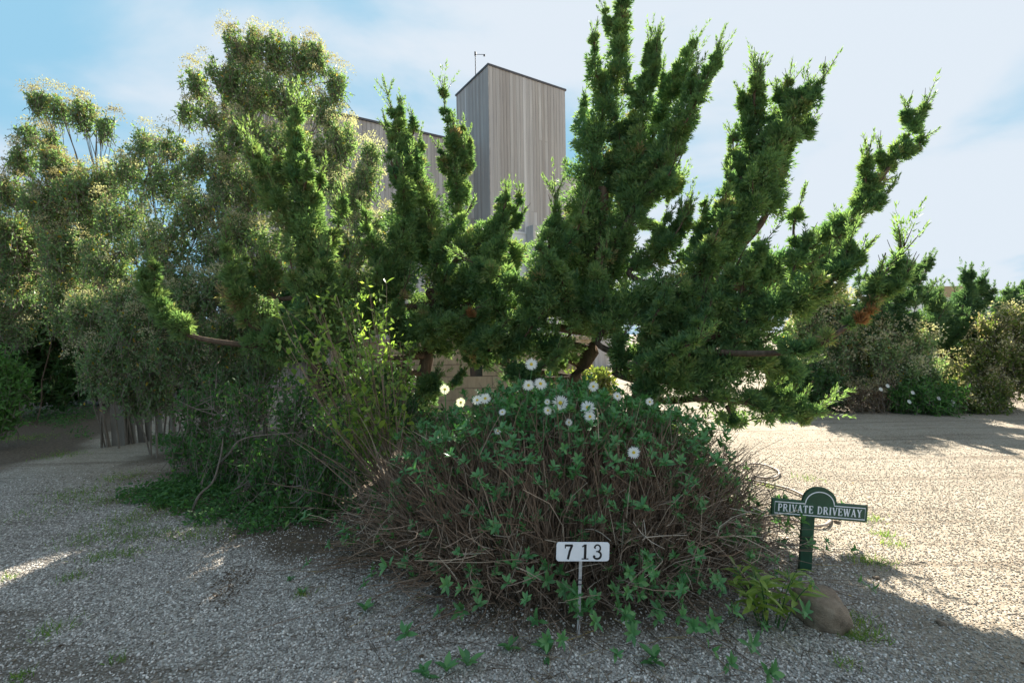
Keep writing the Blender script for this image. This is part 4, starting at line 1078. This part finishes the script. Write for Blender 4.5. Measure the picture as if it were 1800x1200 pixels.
# those nearest the viewer become parts
order = pick[np.argsort(tips_[pick, 1])]
order = order[((tips_[order, 0] / RX) ** 2 + (tips_[order, 1] / RY) ** 2 < 0.85) | (tips_[order, 2] < 0.3)]
parts_, bulk = order[:295], order[295:]
for i in parts_:
    d = nrm(dirs_[i][None] + UPZ * 0.5 + rng.normal(0, 0.2, (1, 3)))[0]
    q = Vector(d).to_track_quat('Z', 'Y').to_euler(); sc = random.uniform(0.6, 1.15)
    link('leaf_rosette', random.choice(ros_me), dz, tuple(tips_[i]), q, (sc, sc, sc))
bm_ = Mesh()
for i in bulk:
    r_ = random.choice(ros); V = np.concatenate(r_.V)
    d = nrm(dirs_[i][None] + UPZ * 0.5 + rng.normal(0, 0.25, (1, 3)))[0]
    q = np.array(Vector(d).to_track_quat('Z', 'Y').to_matrix()); sc = random.uniform(0.75, 1.25)
    bm_.add((V * sc) @ q.T + tips_[i], np.concatenate(r_.f).reshape(-1, 4), np.concatenate(r_.tint))
# a leafy crest behind and among the flowers
n_ = 520
cx = rng.normal(0.12, 0.52, n_); cy = rng.normal(0.10, 0.32, n_); cx = np.clip(cx, -0.85, 0.95); cy = np.clip(cy, -0.6, 0.6); cz = rng.uniform(0.62, 0.98, n_) - 0.18 * (cx / 0.9) ** 2
for k in range(n_):
    r_ = random.choice(ros); V = np.concatenate(r_.V)
    q = np.array(Vector(nrm(rng.normal(0, 0.45, (1, 3)) + UPZ)[0]).to_track_quat('Z', 'Y').to_matrix()); sc = random.uniform(0.8, 1.3)
    bm_.add((V * sc) @ q.T + np.array([cx[k], cy[k], cz[k]]), np.concatenate(r_.f).reshape(-1, 4), np.concatenate(r_.tint))
bo = bm_.build('foliage', M['daisyleaf'], dz, True); bo['kind'] = 'stuff'
# daisies
pet = leaf_shape(0.036, 0.0095, 0.1, 0.10, 3).mesh('petal', M['petal'], True)
eye_m = Mesh(); VV = []; FF = []
for i, (rr_, zz_) in enumerate(((0.0105, 0.0), (0.0095, 0.004), (0.006, 0.0065), (0.0015, 0.007))):
    VV += [(rr_ * math.cos(a * math.pi / 5), rr_ * math.sin(a * math.pi / 5), zz_) for a in range(10)]
for i in range(3):
    FF += [[10 * i + a, 10 * i + (a + 1) % 10, 10 * i + 10 + (a + 1) % 10, 10 * i + 10 + a] for a in range(10)]
eye_m.add(VV, FF); eye_me = eye_m.mesh('flower_centre', M['eye'], True)
fl = [(934, 640, 24), (929, 677, 22), (950, 674, 25), (985, 708, 30), (782, 684, 19), (810, 707, 18), (839, 703, 20), (853, 700, 22), (963, 721, 17), (980, 719, 17), (962, 706, 12),
      (1033, 716, 28), (1037, 732, 22), (1043, 679, 20), (1085, 696, 17), (1114, 795, 24), (883, 724, 14), (1142, 706, 15), (875, 757, 14), (1000, 742, 14)]
fstem = Mesh()
for (px, py, dia) in fl:
    Y = random.uniform(2.9, 3.2) if py < 780 else 2.6
    c = at(px, py, Y); sc = (dia * Y / F) / 0.085
    face = nrm(np.array([[random.uniform(-0.35, 0.3), -1.0, random.uniform(0.15, 0.75)]]))[0]
    fo = link('daisy_flower', eye_me, dz, tuple(c - dc), Vector(face).to_track_quat('Z', 'Y').to_euler(), (sc, sc, sc))
    npet = 20
    for k in range(npet):
        a = k * 2 * math.pi / npet + random.uniform(-0.07, 0.07)
        o_ = link('petal', pet, fo, (-0.006 * math.sin(a), 0.006 * math.cos(a), 0.001), (random.uniform(0.0, 0.16), 0, a), (1, random.uniform(0.88, 1.08), 1))
    b_ = c - face * 0.004; gnd = c + np.array([random.uniform(-0.08, 0.08), random.uniform(0.02, 0.2), -0.42])
    fstem.tubes(catmull([b_, b_ - face * 0.02 - UPZ * 0.05, gnd], 6)[None] - dc, 0.0028, 4, 0.3)
fstem.build('flower_stalks', M['daisyleaf'], dz)['kind'] = 'stuff'

# white flowers on the far hedge shrub
dro = np.array(dsh.location)
fm_ = Mesh(); fm_.diamonds(np.zeros((14, 3)), nrm(np.stack([np.cos(np.arange(14) * 0.449), np.sin(np.arange(14) * 0.449), np.full(14, 0.12)], 1)), np.full(14, 0.042), np.full(14, 0.016), 0.5, 1.0)
fme = fm_.mesh('flower', M['petal'])
for (px, py) in ((1672, 712), (1668, 718), (1675, 706), (1548, 684), (1560, 678), (1604, 690), (1598, 706), (1650, 700)):
    c = at(px, py, 8.3)
    link('flower', fme, dsh, tuple(c - dro), Vector((0.1, -1, 0.5)).to_track_quat('Z', 'Y').to_euler())

# ------------------------------------------------------------------ lettering
SER = 0.10
def glyph(ch):
    """strokes (points, width) in a box of height 1; second value is the advance width"""
    T, t_ = 0.17, 0.075
    arc = lambda cx, cy, rx, ry, a0, a1, k=10: [(cx + rx * math.cos(R(a0 + (a1 - a0) * i / k)), cy + ry * math.sin(R(a0 + (a1 - a0) * i / k))) for i in range(k + 1)]
    g = {
        'P': ([([(0.2, 0), (0.2, 1)], T), ([(0.2, 0.96), (0.45, 0.96)] + arc(0.45, 0.73, 0.24, 0.23, 90, -90) + [(0.2, 0.5)], 0.11), ([(0.04, 0.03), (0.38, 0.03)], 0.06), ([(0.04, 0.97), (0.3, 0.97)], 0.06)], 0.80),
        'R': ([([(0.2, 0), (0.2, 1)], T), ([(0.2, 0.96), (0.45, 0.96)] + arc(0.45, 0.74, 0.23, 0.22, 90, -90) + [(0.2, 0.52)], 0.11), ([(0.46, 0.52), (0.78, 0.02)], 0.15), ([(0.04, 0.03), (0.38, 0.03)], 0.06), ([(0.04, 0.97), (0.3, 0.97)], 0.06), ([(0.70, 0.03), (0.92, 0.03)], 0.06)], 0.94),
        'I': ([([(0.22, 0), (0.22, 1)], T), ([(0.05, 0.03), (0.39, 0.03)], 0.06), ([(0.05, 0.97), (0.39, 0.97)], 0.06)], 0.46),
        'V': ([([(0.14, 0.98), (0.45, 0.0)], T), ([(0.45, 0.0), (0.76, 0.98)], t_), ([(0.0, 0.97), (0.32, 0.97)], 0.06), ([(0.62, 0.97), (0.9, 0.97)], 0.06)], 0.88),
        'A': ([([(0.14, 0.02), (0.44, 1.0)], t_), ([(0.44, 1.0), (0.76, 0.02)], T), ([(0.22, 0.33), (0.66, 0.33)], 0.07), ([(0.0, 0.03), (0.28, 0.03)], 0.06), ([(0.6, 0.03), (0.92, 0.03)], 0.06)], 0.92),
        'T': ([([(0.42, 0), (0.42, 1)], T), ([(0.05, 0.95), (0.79, 0.95)], 0.09), ([(0.07, 0.97), (0.07, 0.75)], 0.06), ([(0.77, 0.97), (0.77, 0.75)], 0.06), ([(0.25, 0.03), (0.59, 0.03)], 0.06)], 0.86),
        'E': ([([(0.2, 0), (0.2, 1)], T), ([(0.05, 0.96), (0.74, 0.96)], 0.08), ([(0.05, 0.04), (0.76, 0.04)], 0.08), ([(0.2, 0.52), (0.56, 0.52)], 0.08), ([(0.72, 0.97), (0.72, 0.76)], 0.06), ([(0.74, 0.03), (0.74, 0.26)], 0.06), ([(0.56, 0.40), (0.56, 0.64)], 0.05)], 0.84),
        'D': ([([(0.2, 0), (0.2, 1)], T), ([(0.1, 0.96), (0.42, 0.96)] + arc(0.42, 0.5, 0.36, 0.46, 90, -90, 14) + [(0.1, 0.04)], 0.11), ([(0.04, 0.97), (0.3, 0.97)], 0.06), ([(0.04, 0.03), (0.3, 0.03)], 0.06)], 0.92),
        'W': ([([(0.12, 0.98), (0.38, 0.0)], T), ([(0.38, 0.0), (0.62, 0.9)], t_), ([(0.60, 0.98), (0.86, 0.0)], T), ([(0.86, 0.0), (1.1, 0.98)], t_), ([(0.0, 0.97), (0.28, 0.97)], 0.06), ([(0.48, 0.97), (0.74, 0.97)], 0.06), ([(0.98, 0.97), (1.22, 0.97)], 0.06)], 1.22),
        'Y': ([([(0.14, 0.98), (0.45, 0.45)], T), ([(0.45, 0.45), (0.74, 0.98)], t_), ([(0.45, 0.5), (0.45, 0.0)], T), ([(0.0, 0.97), (0.32, 0.97)], 0.06), ([(0.6, 0.97), (0.88, 0.97)], 0.06), ([(0.28, 0.03), (0.62, 0.03)], 0.06)], 0.88),
        '7': ([([(0.04, 0.93), (0.60, 0.93)], 0.14), ([(0.06, 0.98), (0.06, 0.74)], 0.07), ([(0.56, 0.95), (0.40, 0.55), (0.27, 0.0)], 0.15)], 0.66),
        '1': ([([(0.33, 0), (0.33, 1.0)], 0.17), ([(0.30, 0.97), (0.10, 0.84)], 0.09), ([(0.08, 0.03), (0.58, 0.03)], 0.07)], 0.66),
        '3': ([(arc(0.27, 0.74, 0.22, 0.23, 165, -80, 12), 0.10), (arc(0.27, 0.28, 0.28, 0.25, 80, -165, 14), 0.13), ([(0.05, 0.74), (0.11, 0.82)], 0.13), ([(0.02, 0.18), (0.09, 0.25)], 0.14), ([(0.18, 0.53), (0.34, 0.53)], 0.07)], 0.66),
    }
    return g[ch]
def letter_mesh(ch, size, depth, wscale, mat):
    strokes, adv = glyph(ch); m_ = Mesh()
    for si, (pts, w) in enumerate(strokes):
        P = np.array([(x * wscale * size, y * size) for x, y in pts]); w = w * size
        d = np.gradient(P, axis=0); d /= np.maximum(np.linalg.norm(d, axis=1, keepdims=True), 1e-9)
        nn = np.stack([-d[:, 1], d[:, 0]], 1) * w / 2
        L_, R_ = P + nn, P - nn; k = len(P)
        dep = depth + si * 0.00012
        V = [(x, -dep, z) for x, z in L_] + [(x, -dep, z) for x, z in R_] + [(x, 0, z) for x, z in L_] + [(x, 0, z) for x, z in R_]
        f = []
        for i in range(k - 1):
            f += [[i, i + 1, k + i + 1, k + i], [2 * k + i, 2 * k + i + 1, i + 1, i], [k + i, k + i + 1, 3 * k + i + 1, 3 * k + i]]
        f += [[0, k, 3 * k, 2 * k], [k - 1, 3 * k - 1, 4 * k - 1, 2 * k - 1]]
        m_.add(V, f)
    return m_, adv * wscale * size
def write(text, x, z, size, parent, y, mat, wscale=1.0, gap=0.06, space=0.5, total=None, name='letter'):
    adv = [(glyph(c)[1] * wscale + gap) * size if c != ' ' else space * size for c in text]
    if total:
        s = total / (sum(adv) - gap * size); wscale *= s; gap *= s; space *= s
    for c in text:
        if c == ' ': x += space * size; continue
        m_, a = letter_mesh(c, size, 0.0012, wscale, mat)
        m_.build(name, M[mat], parent, loc=(x, y, z)); x += a + gap * size

# ------------------------------------------------------------------ green PRIVATE DRIVEWAY sign
gb = on_ground(1416, 1003)
sg = thing('driveway_sign', 'green wooden sign on a leaning post reading PRIVATE DRIVEWAY', 'sign', tuple(gb), None, (0.02, R(3.6), R(-6)))
sg.scale = (0.95, 0.95, 0.97)
Yg = gb[1]; ppm = F / Yg
post_h = 118 / ppm
b = Mesh(); b.box((0, 0.012, post_h / 2 - 0.04), (10.5 / ppm, 0.012, post_h / 2 + 0.04)); b.build('post', M['signgreen'], sg)
def outline(hw, hh, r, drop=0.0):
    """sign outline: bar with a raised half-round in the middle, bar bottom at z=0"""
    pts = [(-hw, 0), (hw, 0), (hw, hh)]
    x0 = math.sqrt(max(1e-9, r * r - (hh * 0.0) ** 2))
    pts += [(r, hh)]
    for k in range(1, 24):
        a = math.pi * k / 24
        pts.append((r * math.cos(a), hh + r * 0.92 * math.sin(a)))
    pts += [(-r, hh), (-hw, hh)]
    return pts
hw, hh, rr_ = 82 / ppm, 29 / ppm, 29 / ppm
zb = 100 / ppm; xo = 14 / ppm
def slab(pts, y0, y1, name, mat, parent):
    k = len(pts); m_ = Mesh()
    V = [(x + xo, y0, z + zb) for x, z in pts] + [(x + xo, y1, z + zb) for x, z in pts]
    me = bpy.data.meshes.new(name)
    faces = [list(range(k)), list(range(2 * k - 1, k - 1, -1))] + [[i, k + i, k + (i + 1) % k, (i + 1) % k] for i in range(k)]
    me.from_pydata(V, [], faces); me.materials.append(M[mat]); me.update()
    return link(name, me, parent)
board = slab(outline(hw, hh, rr_), -0.024, -0.001, 'sign_board', 'signgreen', sg)
ins = 4.2 / ppm
inner = [(x, z + ins) for x, z in outline(hw - ins, hh - 2 * ins, rr_ - ins)]
k = len(inner); P3 = np.array([(x + xo, -0.0255, z + zb) for x, z in inner])
b = Mesh(); wl_ = 0.8 / ppm
d_ = np.roll(P3, -1, 0) - np.roll(P3, 1, 0); d_ = nrm(d_); nn_ = np.stack([-d_[:, 2], 0 * d_[:, 0], d_[:, 0]], 1) * wl_
V = np.concatenate([P3 + nn_, P3 - nn_, P3 + nn_ + [0, .002, 0], P3 - nn_ + [0, .002, 0]]); f = []
for i in range(k):
    j = (i + 1) % k
    f += [[i, j, k + j, k + i], [2 * k + i, 2 * k + j, j, i], [k + i, k + j, 3 * k + j, 3 * k + i]]
b.add(V, f); b.build('border_line', M['signwhite'], board)
write('PRIVATE DRIVEWAY', xo - hw + 9.5 / ppm, zb + 8.2 / ppm, 13.5 / ppm, board, -0.0243, 'signwhite', 0.95, 0.10, 0.55, total=2 * hw - 19 / ppm)

# ------------------------------------------------------------------ white 713 number plate
nb = on_ground(1008, 1092)
nb = np.array([at(1008, HY, 2.34)[0], 2.34, 0]); nb[2] = gz(nb[0], nb[1])
ng_ = thing('house_number_sign', 'small white house number plate 713 on a thin stake in the daisy stems', 'sign', tuple(nb), None, (0.0, R(2.8), R(4)))
ppm = F / 2.34
sth = at(1018, 950, 2.34)[2] - nb[2]
b = Mesh(); b.box((0, 0, sth / 2 - 0.03), (2.6 / ppm, 0.0035, sth / 2)); stk = b.build('stake', M['galv'], ng_)
for zf in (0.55, 0.60):
    b = Mesh(); b.box((0, 0, sth * zf), (3.4 / ppm, 0.006, 0.003)); b.build('clip', M['darkmetal'], stk)
w_, h_, rc_ = 47 / ppm, 16.5 / ppm, 5 / ppm
pts = []
for (cx_, cz_, a0) in ((w_ - rc_, h_ - rc_, 0), (-w_ + rc_, h_ - rc_, 90), (-w_ + rc_, -h_ + rc_, 180), (w_ - rc_, -h_ + rc_, 270)):
    for q in range(5):
        a = R(a0 + 22.5 * q); pts.append((cx_ + rc_ * math.cos(a), cz_ + rc_ * math.sin(a)))
zb = sth - 18 / ppm; xo = 3 / ppm
pl = slab(pts, -0.008, -0.004, 'number_plate', 'signwhite', ng_)
for ch, x in (('7', -33), ('1', -4), ('3', 19)):
    m_, a = letter_mesh(ch, 26 / ppm, 0.0012, 0.92, 'ink'); m_.build('digit', M['ink'], pl, loc=(xo + x / ppm, -0.0081, zb - 13 / ppm))

# ------------------------------------------------------------------ rock
rb = on_ground(1462, 1112)
me = bpy.data.meshes.new('rock')
import bmesh
bm = bmesh.new(); bmesh.ops.create_icosphere(bm, subdivisions=4, radius=1.0)
for v in bm.verts:
    c = v.co.copy()
    n_ = 0.16 * math.sin(2.3 * c.x + 1.1) * math.cos(2.9 * c.z - 0.4) + 0.10 * math.sin(4.7 * c.y + 3 * c.x) + 0.035 * math.sin(11 * c.z + 7 * c.x) + 0.02 * math.sin(17 * c.x - 13 * c.y)
    v.co = c * (1 + n_)
    if v.co.z > 0.55: v.co.z = 0.55 + (v.co.z - 0.55) * 0.6
for f_ in bm.faces: f_.smooth = True
bm.to_mesh(me); bm.free()
mt, t, bs, o = new_mat('brown_rock')
n1 = noise(t, 2.2, 7, 0.65, coords(t)); n2 = noise(t, 22, 4, 0.7, coords(t))
c = ramp(t, n1, [(0.3, (0.24, 0.175, 0.12)), (0.55, (0.40, 0.30, 0.21)), (0.8, (0.55, 0.44, 0.33))])
t.links.new(mixc(t, 0.5, c, ramp(t, n2, [(0.3, (0.7, 0.7, 0.7)), (0.7, (1.2, 1.2, 1.2))]), 'MULTIPLY'), bs.inputs['Base Color'])
bs.inputs['Roughness'].default_value = 0.9; bump(t, bs, math_node(t, 'ADD', n1, n2), 0.7, 0.05)
me.materials.append(mt)
rk = link('rock', me, None, (rb[0], rb[1] + 0.10, rb[2] + 0.06), (0.15, -0.12, 0.5), (0.105, 0.12, 0.135))
tag(rk, 'large rounded brown rock beside the goldenrod below the green sign', 'rock')
for (px, py, s_, lab) in ((1654, 1096, 0.02, 'small loose brown stone on the sunlit gravel'), (1471, 918, 0.022, 'reddish pebble stone beside the hose loop'), (1540, 1016, 0.016, 'small dark stone at the edge of the sign shadow')):
    p = on_ground(px, py)
    o_ = link('stone', me, None, (p[0], p[1], p[2] + s_ * 0.3), (0.3, 0.2, random.uniform(0, 3)), (s_ * 1.3, s_, s_ * 0.7)); tag(o_, lab, 'stone')

# ------------------------------------------------------------------ goldenrod in front of the rock
gp = on_ground(1352, 1102)
gr = thing('goldenrod_plant', 'lush green goldenrod plant in front of the rock', 'plant', tuple(gp))
gr.scale = (1.0, 1.0, 0.9)
glv = [leaf_shape(0.115, 0.030, 0.25, c_, 5) for c_ in (0.12, 0.3, 0.5)]
glm = []
for k, lf in enumerate(glv):
    lf.tint = [np.full(len(x), (0.5, 0.7, 0.85)[k]) for x in lf.tint]; glm.append(lf.mesh('leaf', M['young'], True))
gst = Mesh()
for s_ in range(11):
    tip = np.array([random.uniform(-0.20, 0.17), random.uniform(-0.12, 0.12), random.uniform(0.16, 0.34)])
    base_ = np.array([tip[0] * 0.3, tip[1] * 0.3, 0.0])
    pth = catmull([base_, base_ * 0.5 + tip * 0.5 + np.array([0, 0, 0.05]), tip], 8)
    gst.tubes(pth[None], np.linspace(0.004, 0.0015, 8)[None], 4, 0.2)
    for q in range(2, 8):
        for _ in range(2):
            a = random.uniform(0, 2 * math.pi); sc = random.uniform(0.6, 1.15) * (1.15 - 0.07 * q)
            dd = nrm(np.array([[math.cos(a), math.sin(a), random.uniform(0.1, 0.9)]]))[0]
            link('leaf', random.choice(glm), gr, tuple(pth[q]), dir_rot(dd, random.uniform(-0.4, 0.4)), (sc, sc, sc))
gst.build('stems', M['cover'], gr)

# ------------------------------------------------------------------ hose loops
hp = [(1290, 822), (1330, 818), (1362, 826), (1370, 836), (1356, 843), (1330, 842), (1318, 846), (1345, 852), (1390, 864), (1430, 884), (1452, 902), (1460, 916), (1450, 927), (1425, 927), (1400, 920), (1370, 914)]
P = np.array([on_ground(*p) for p in hp]); P[:, 2] += 0.014 + 0.008 * np.abs(np.sin(np.arange(len(P)) * 1.7))
b = Mesh(); b.tubes(catmull(P, 90)[None], 0.0105, 8, cap=True)
tag(b.build('garden_hose', M['hose'], None, True), 'pale looped garden hose lying behind the green sign', 'hose')

# ------------------------------------------------------------------ ground litter, cover and grass
def region_pts(n, px0, px1, py0, py1, seed, scale, thr):
    px = rng.uniform(px0, px1, n); py = py0 + (py1 - py0) * rng.uniform(0, 1, n)
    d = FW[None] + RT[None] * ((px - 900) / F)[:, None] + UP[None] * ((HY - py) / F)[:, None]
    t_ = -EYE[2] / d[:, 2]; P = EYE + d * t_[:, None]
    # even spread on the ground instead of in the view
    keep = rng.uniform(size=n) < np.clip((P[:, 1] / P[:, 1].max()) ** 1.2, 0.12, 1)
    ex = np.minimum((px - px0) / (0.3 * (px1 - px0)), (px1 - px) / (0.2 * (px1 - px0))); ey = np.minimum((py - py0) / 20, (py1 - py) / (0.4 * (py1 - py0)))
    keep &= wave(P[:, 0], P[:, 1], seed, scale) > thr + 0.9 * np.clip(1 - np.minimum(ex, ey), 0, 1)
    P = P[keep]; P[:, 2] = ground_h(P[:, 0], P[:, 1])
    return P
cv = Mesh()
P = np.concatenate([region_pts(36000, 270, 660, 770, 900, 21, 1.4, -0.55), region_pts(19000, 200, 660, 840, 985, 22, 1.8, -0.3), region_pts(8000, 130, 420, 780, 900, 23, 2.0, 0.05), region_pts(16000, -80, 170, 690, 775, 24, 1.2, -0.5)])
n_ = len(P)
P = P + UPZ * (rng.uniform(0, 1, (n_, 1)) ** 1.5 * 0.10)
cv.diamonds(P, nrm(rng.normal(0, 1, (n_, 3)) * np.array([1, 1, 0.35]) + UPZ * 0.3), rng.uniform(0.02, 0.05, n_), rng.uniform(0.012, 0.028, n_), np.clip(rng.normal(0.2, 0.22, n_), 0, 1), 0.4)
co_ = cv.build('ground_cover', M['cover']); co_['kind'] = 'stuff'; tag(co_, 'low green ground cover spreading under the left bushes', 'ground cover')

gs = Mesh()
patches = [(1350, 855, 0.12, 40), (1420, 842, 0.15, 50), (1530, 912, 0.12, 60), (1553, 940, 0.10, 60), (1575, 958, 0.08, 40), (1520, 985, 0.13, 70), (1545, 990, 0.10, 50), (1505, 1095, 0.12, 110), (1525, 1120, 0.08, 70), (1497, 1120, 0.06, 60), (1488, 1170, 0.06, 30),
           (110, 800, 0.3, 160), (45, 770, 0.5, 300), (20, 740, 0.6, 300), (130, 870, 0.35, 260), (190, 880, 0.3, 220), (230, 915, 0.3, 240), (160, 945, 0.25, 160), (250, 940, 0.25, 170), (350, 940, 0.3, 260), (220, 975, 0.14, 90), (175, 980, 0.12, 80), (130, 1015, 0.10, 60), (90, 1110, 0.12, 70), (40, 1190, 0.05, 40), (530, 1045, 0.05, 40), (300, 890, 0.3, 260), (210, 840, 0.3, 160), (60, 905, 0.3, 90), (10, 1018, 0.06, 30), (205, 1162, 0.04, 24)]
for (px, py, rad, nb_) in patches:
    c = on_ground(px, py); nb_ = int(nb_ * 1.6)
    q = c + rng.normal(0, rad * 0.5, (nb_, 3)) * np.array([1, 0.8, 0]); q[:, 2] = ground_h(q[:, 0], q[:, 1]) - 0.003
    d = nrm(rng.normal(0, 0.55, (nb_, 3)) + UPZ * 0.8); d[:, 2] = np.abs(d[:, 2])
    gs.tri_leaves(q, d, rng.uniform(0.02, 0.07, nb_), rng.uniform(0.003, 0.007, nb_), np.clip(rng.normal(0.5, 0.25, nb_), 0, 1))
go_ = gs.build('grass', M['grass']); go_['kind'] = 'stuff'; tag(go_, 'scattered thin grass tufts growing through the gravel', 'grass')

lt = Mesh()
# dry stems and leaf bits fallen around the bed and in the driveway
n_ = 2600
th = rng.uniform(0, 2 * math.pi, n_); r = np.abs(rng.normal(0.98, 0.16, n_))
x = 0.32 + r * 1.5 * np.cos(th); y = 3.75 + r * 1.5 * np.sin(th)
P = np.stack([x, y, ground_h(x, y) + 0.008], 1)
dv = nrm(np.stack([rng.normal(size=n_), rng.normal(size=n_), rng.normal(0, 0.12, n_)], 1)); L = rng.uniform(0.03, 0.16, (n_, 1))
lt.tubes(np.stack([P, P + dv * L], 1), [[0.0018, 0.0011]], 3, rng.uniform(0.1, 1, n_))
n_ = 1500
x = rng.uniform(-4.5, 5.5, n_); y = rng.uniform(1.9, 8.0, n_)
P = np.stack([x, y, ground_h(x, y) + 0.008], 1); dv = nrm(np.stack([rng.normal(size=n_), rng.normal(size=n_), rng.normal(0, 0.1, n_)], 1))
k = n_ // 2
lt.tubes(np.stack([P[:k], P[:k] + dv[:k] * rng.uniform(0.03, 0.12, (k, 1))], 1), [[0.0016, 0.001]], 3, rng.uniform(0, 0.7, k))
lt.diamonds(P[k:], nrm(dv[k:]), rng.uniform(0.015, 0.035, n_ - k), rng.uniform(0.008, 0.018, n_ - k), rng.uniform(0, 1, n_ - k), 0.7)
n_ = 2600
P = np.concatenate([region_pts(9000, 300, 740, 880, 1100, 31, 1.6, -0.2), region_pts(6000, -40, 420, 800, 1190, 32, 1.2, 0.15)])[:5200]; n_ = len(P)
lt.diamonds(P + UPZ * 0.008, nrm(rng.normal(0, 1, (n_, 3)) * np.array([1, 1, 0.15])), rng.uniform(0.012, 0.03, n_), rng.uniform(0.006, 0.014, n_), rng.uniform(0, 0.7, n_), 0.7)
lo_ = lt.build('leaf_litter', M['litter']); lo_['kind'] = 'stuff'; tag(lo_, 'dry twigs and leaf litter strewn round the planting bed', 'litter')
# fallen bare branches under the left bushes
for (pts_, lab) in (([(335, 905), (350, 870), (375, 845), (388, 800), (392, 770)], 'bare fallen branch leaning out of the undergrowth'), ([(370, 830), (400, 800), (430, 770), (520, 760)], 'grey fallen branch lying across the undergrowth')):
    P = np.array([on_ground(*pts_[0])] + [at(px, py, 4.1 + 0.12 * i) for i, (px, py) in enumerate(pts_[1:])])
    b = Mesh(); b.tubes(catmull(P, 16)[None], np.linspace(0.012, 0.005, 16)[None], 5)
    tag(b.build('fallen_branch', M['twig']), lab, 'branch')
# seedlings on the gravel in front of the bed
SG = 'daisy seedlings at the front of the bed'
for (px, py, sc, lab) in ((642, 1078, 1.4, 'leaf seedling leftmost in front of the stems'), (530, 1045, 0.8, 'small seedling alone on the grey gravel at the left'), (745, 1190, 1.3, 'dark seedling at the bottom edge left of the pair'),
                      (785, 1186, 1.5, 'right hand seedling of the pair at the bottom edge'), (822, 1176, 1.6, 'tall seedling at the bottom edge near the middle'), (895, 1145, 1.2, 'seedling left of the number stake near the bottom edge'), (960, 1150, 1.4, 'seedling just below and left of the number stake'),
                      (1150, 1168, 1.5, 'seedling at the bottom right of the bed on dark soil'), (510, 1020, 0.7, 'tiny yellowish seedling on brown soil left of the bed')):
    p = on_ground(px, py)
    s_ = link('seedling', random.choice(ros_me), None, (p[0], p[1], p[2] + 0.02 * sc), (0, 0, random.uniform(0, 6)), (sc, sc, sc)); tag(s_, lab, 'seedling', SG)
print('TRIS', TRIS)
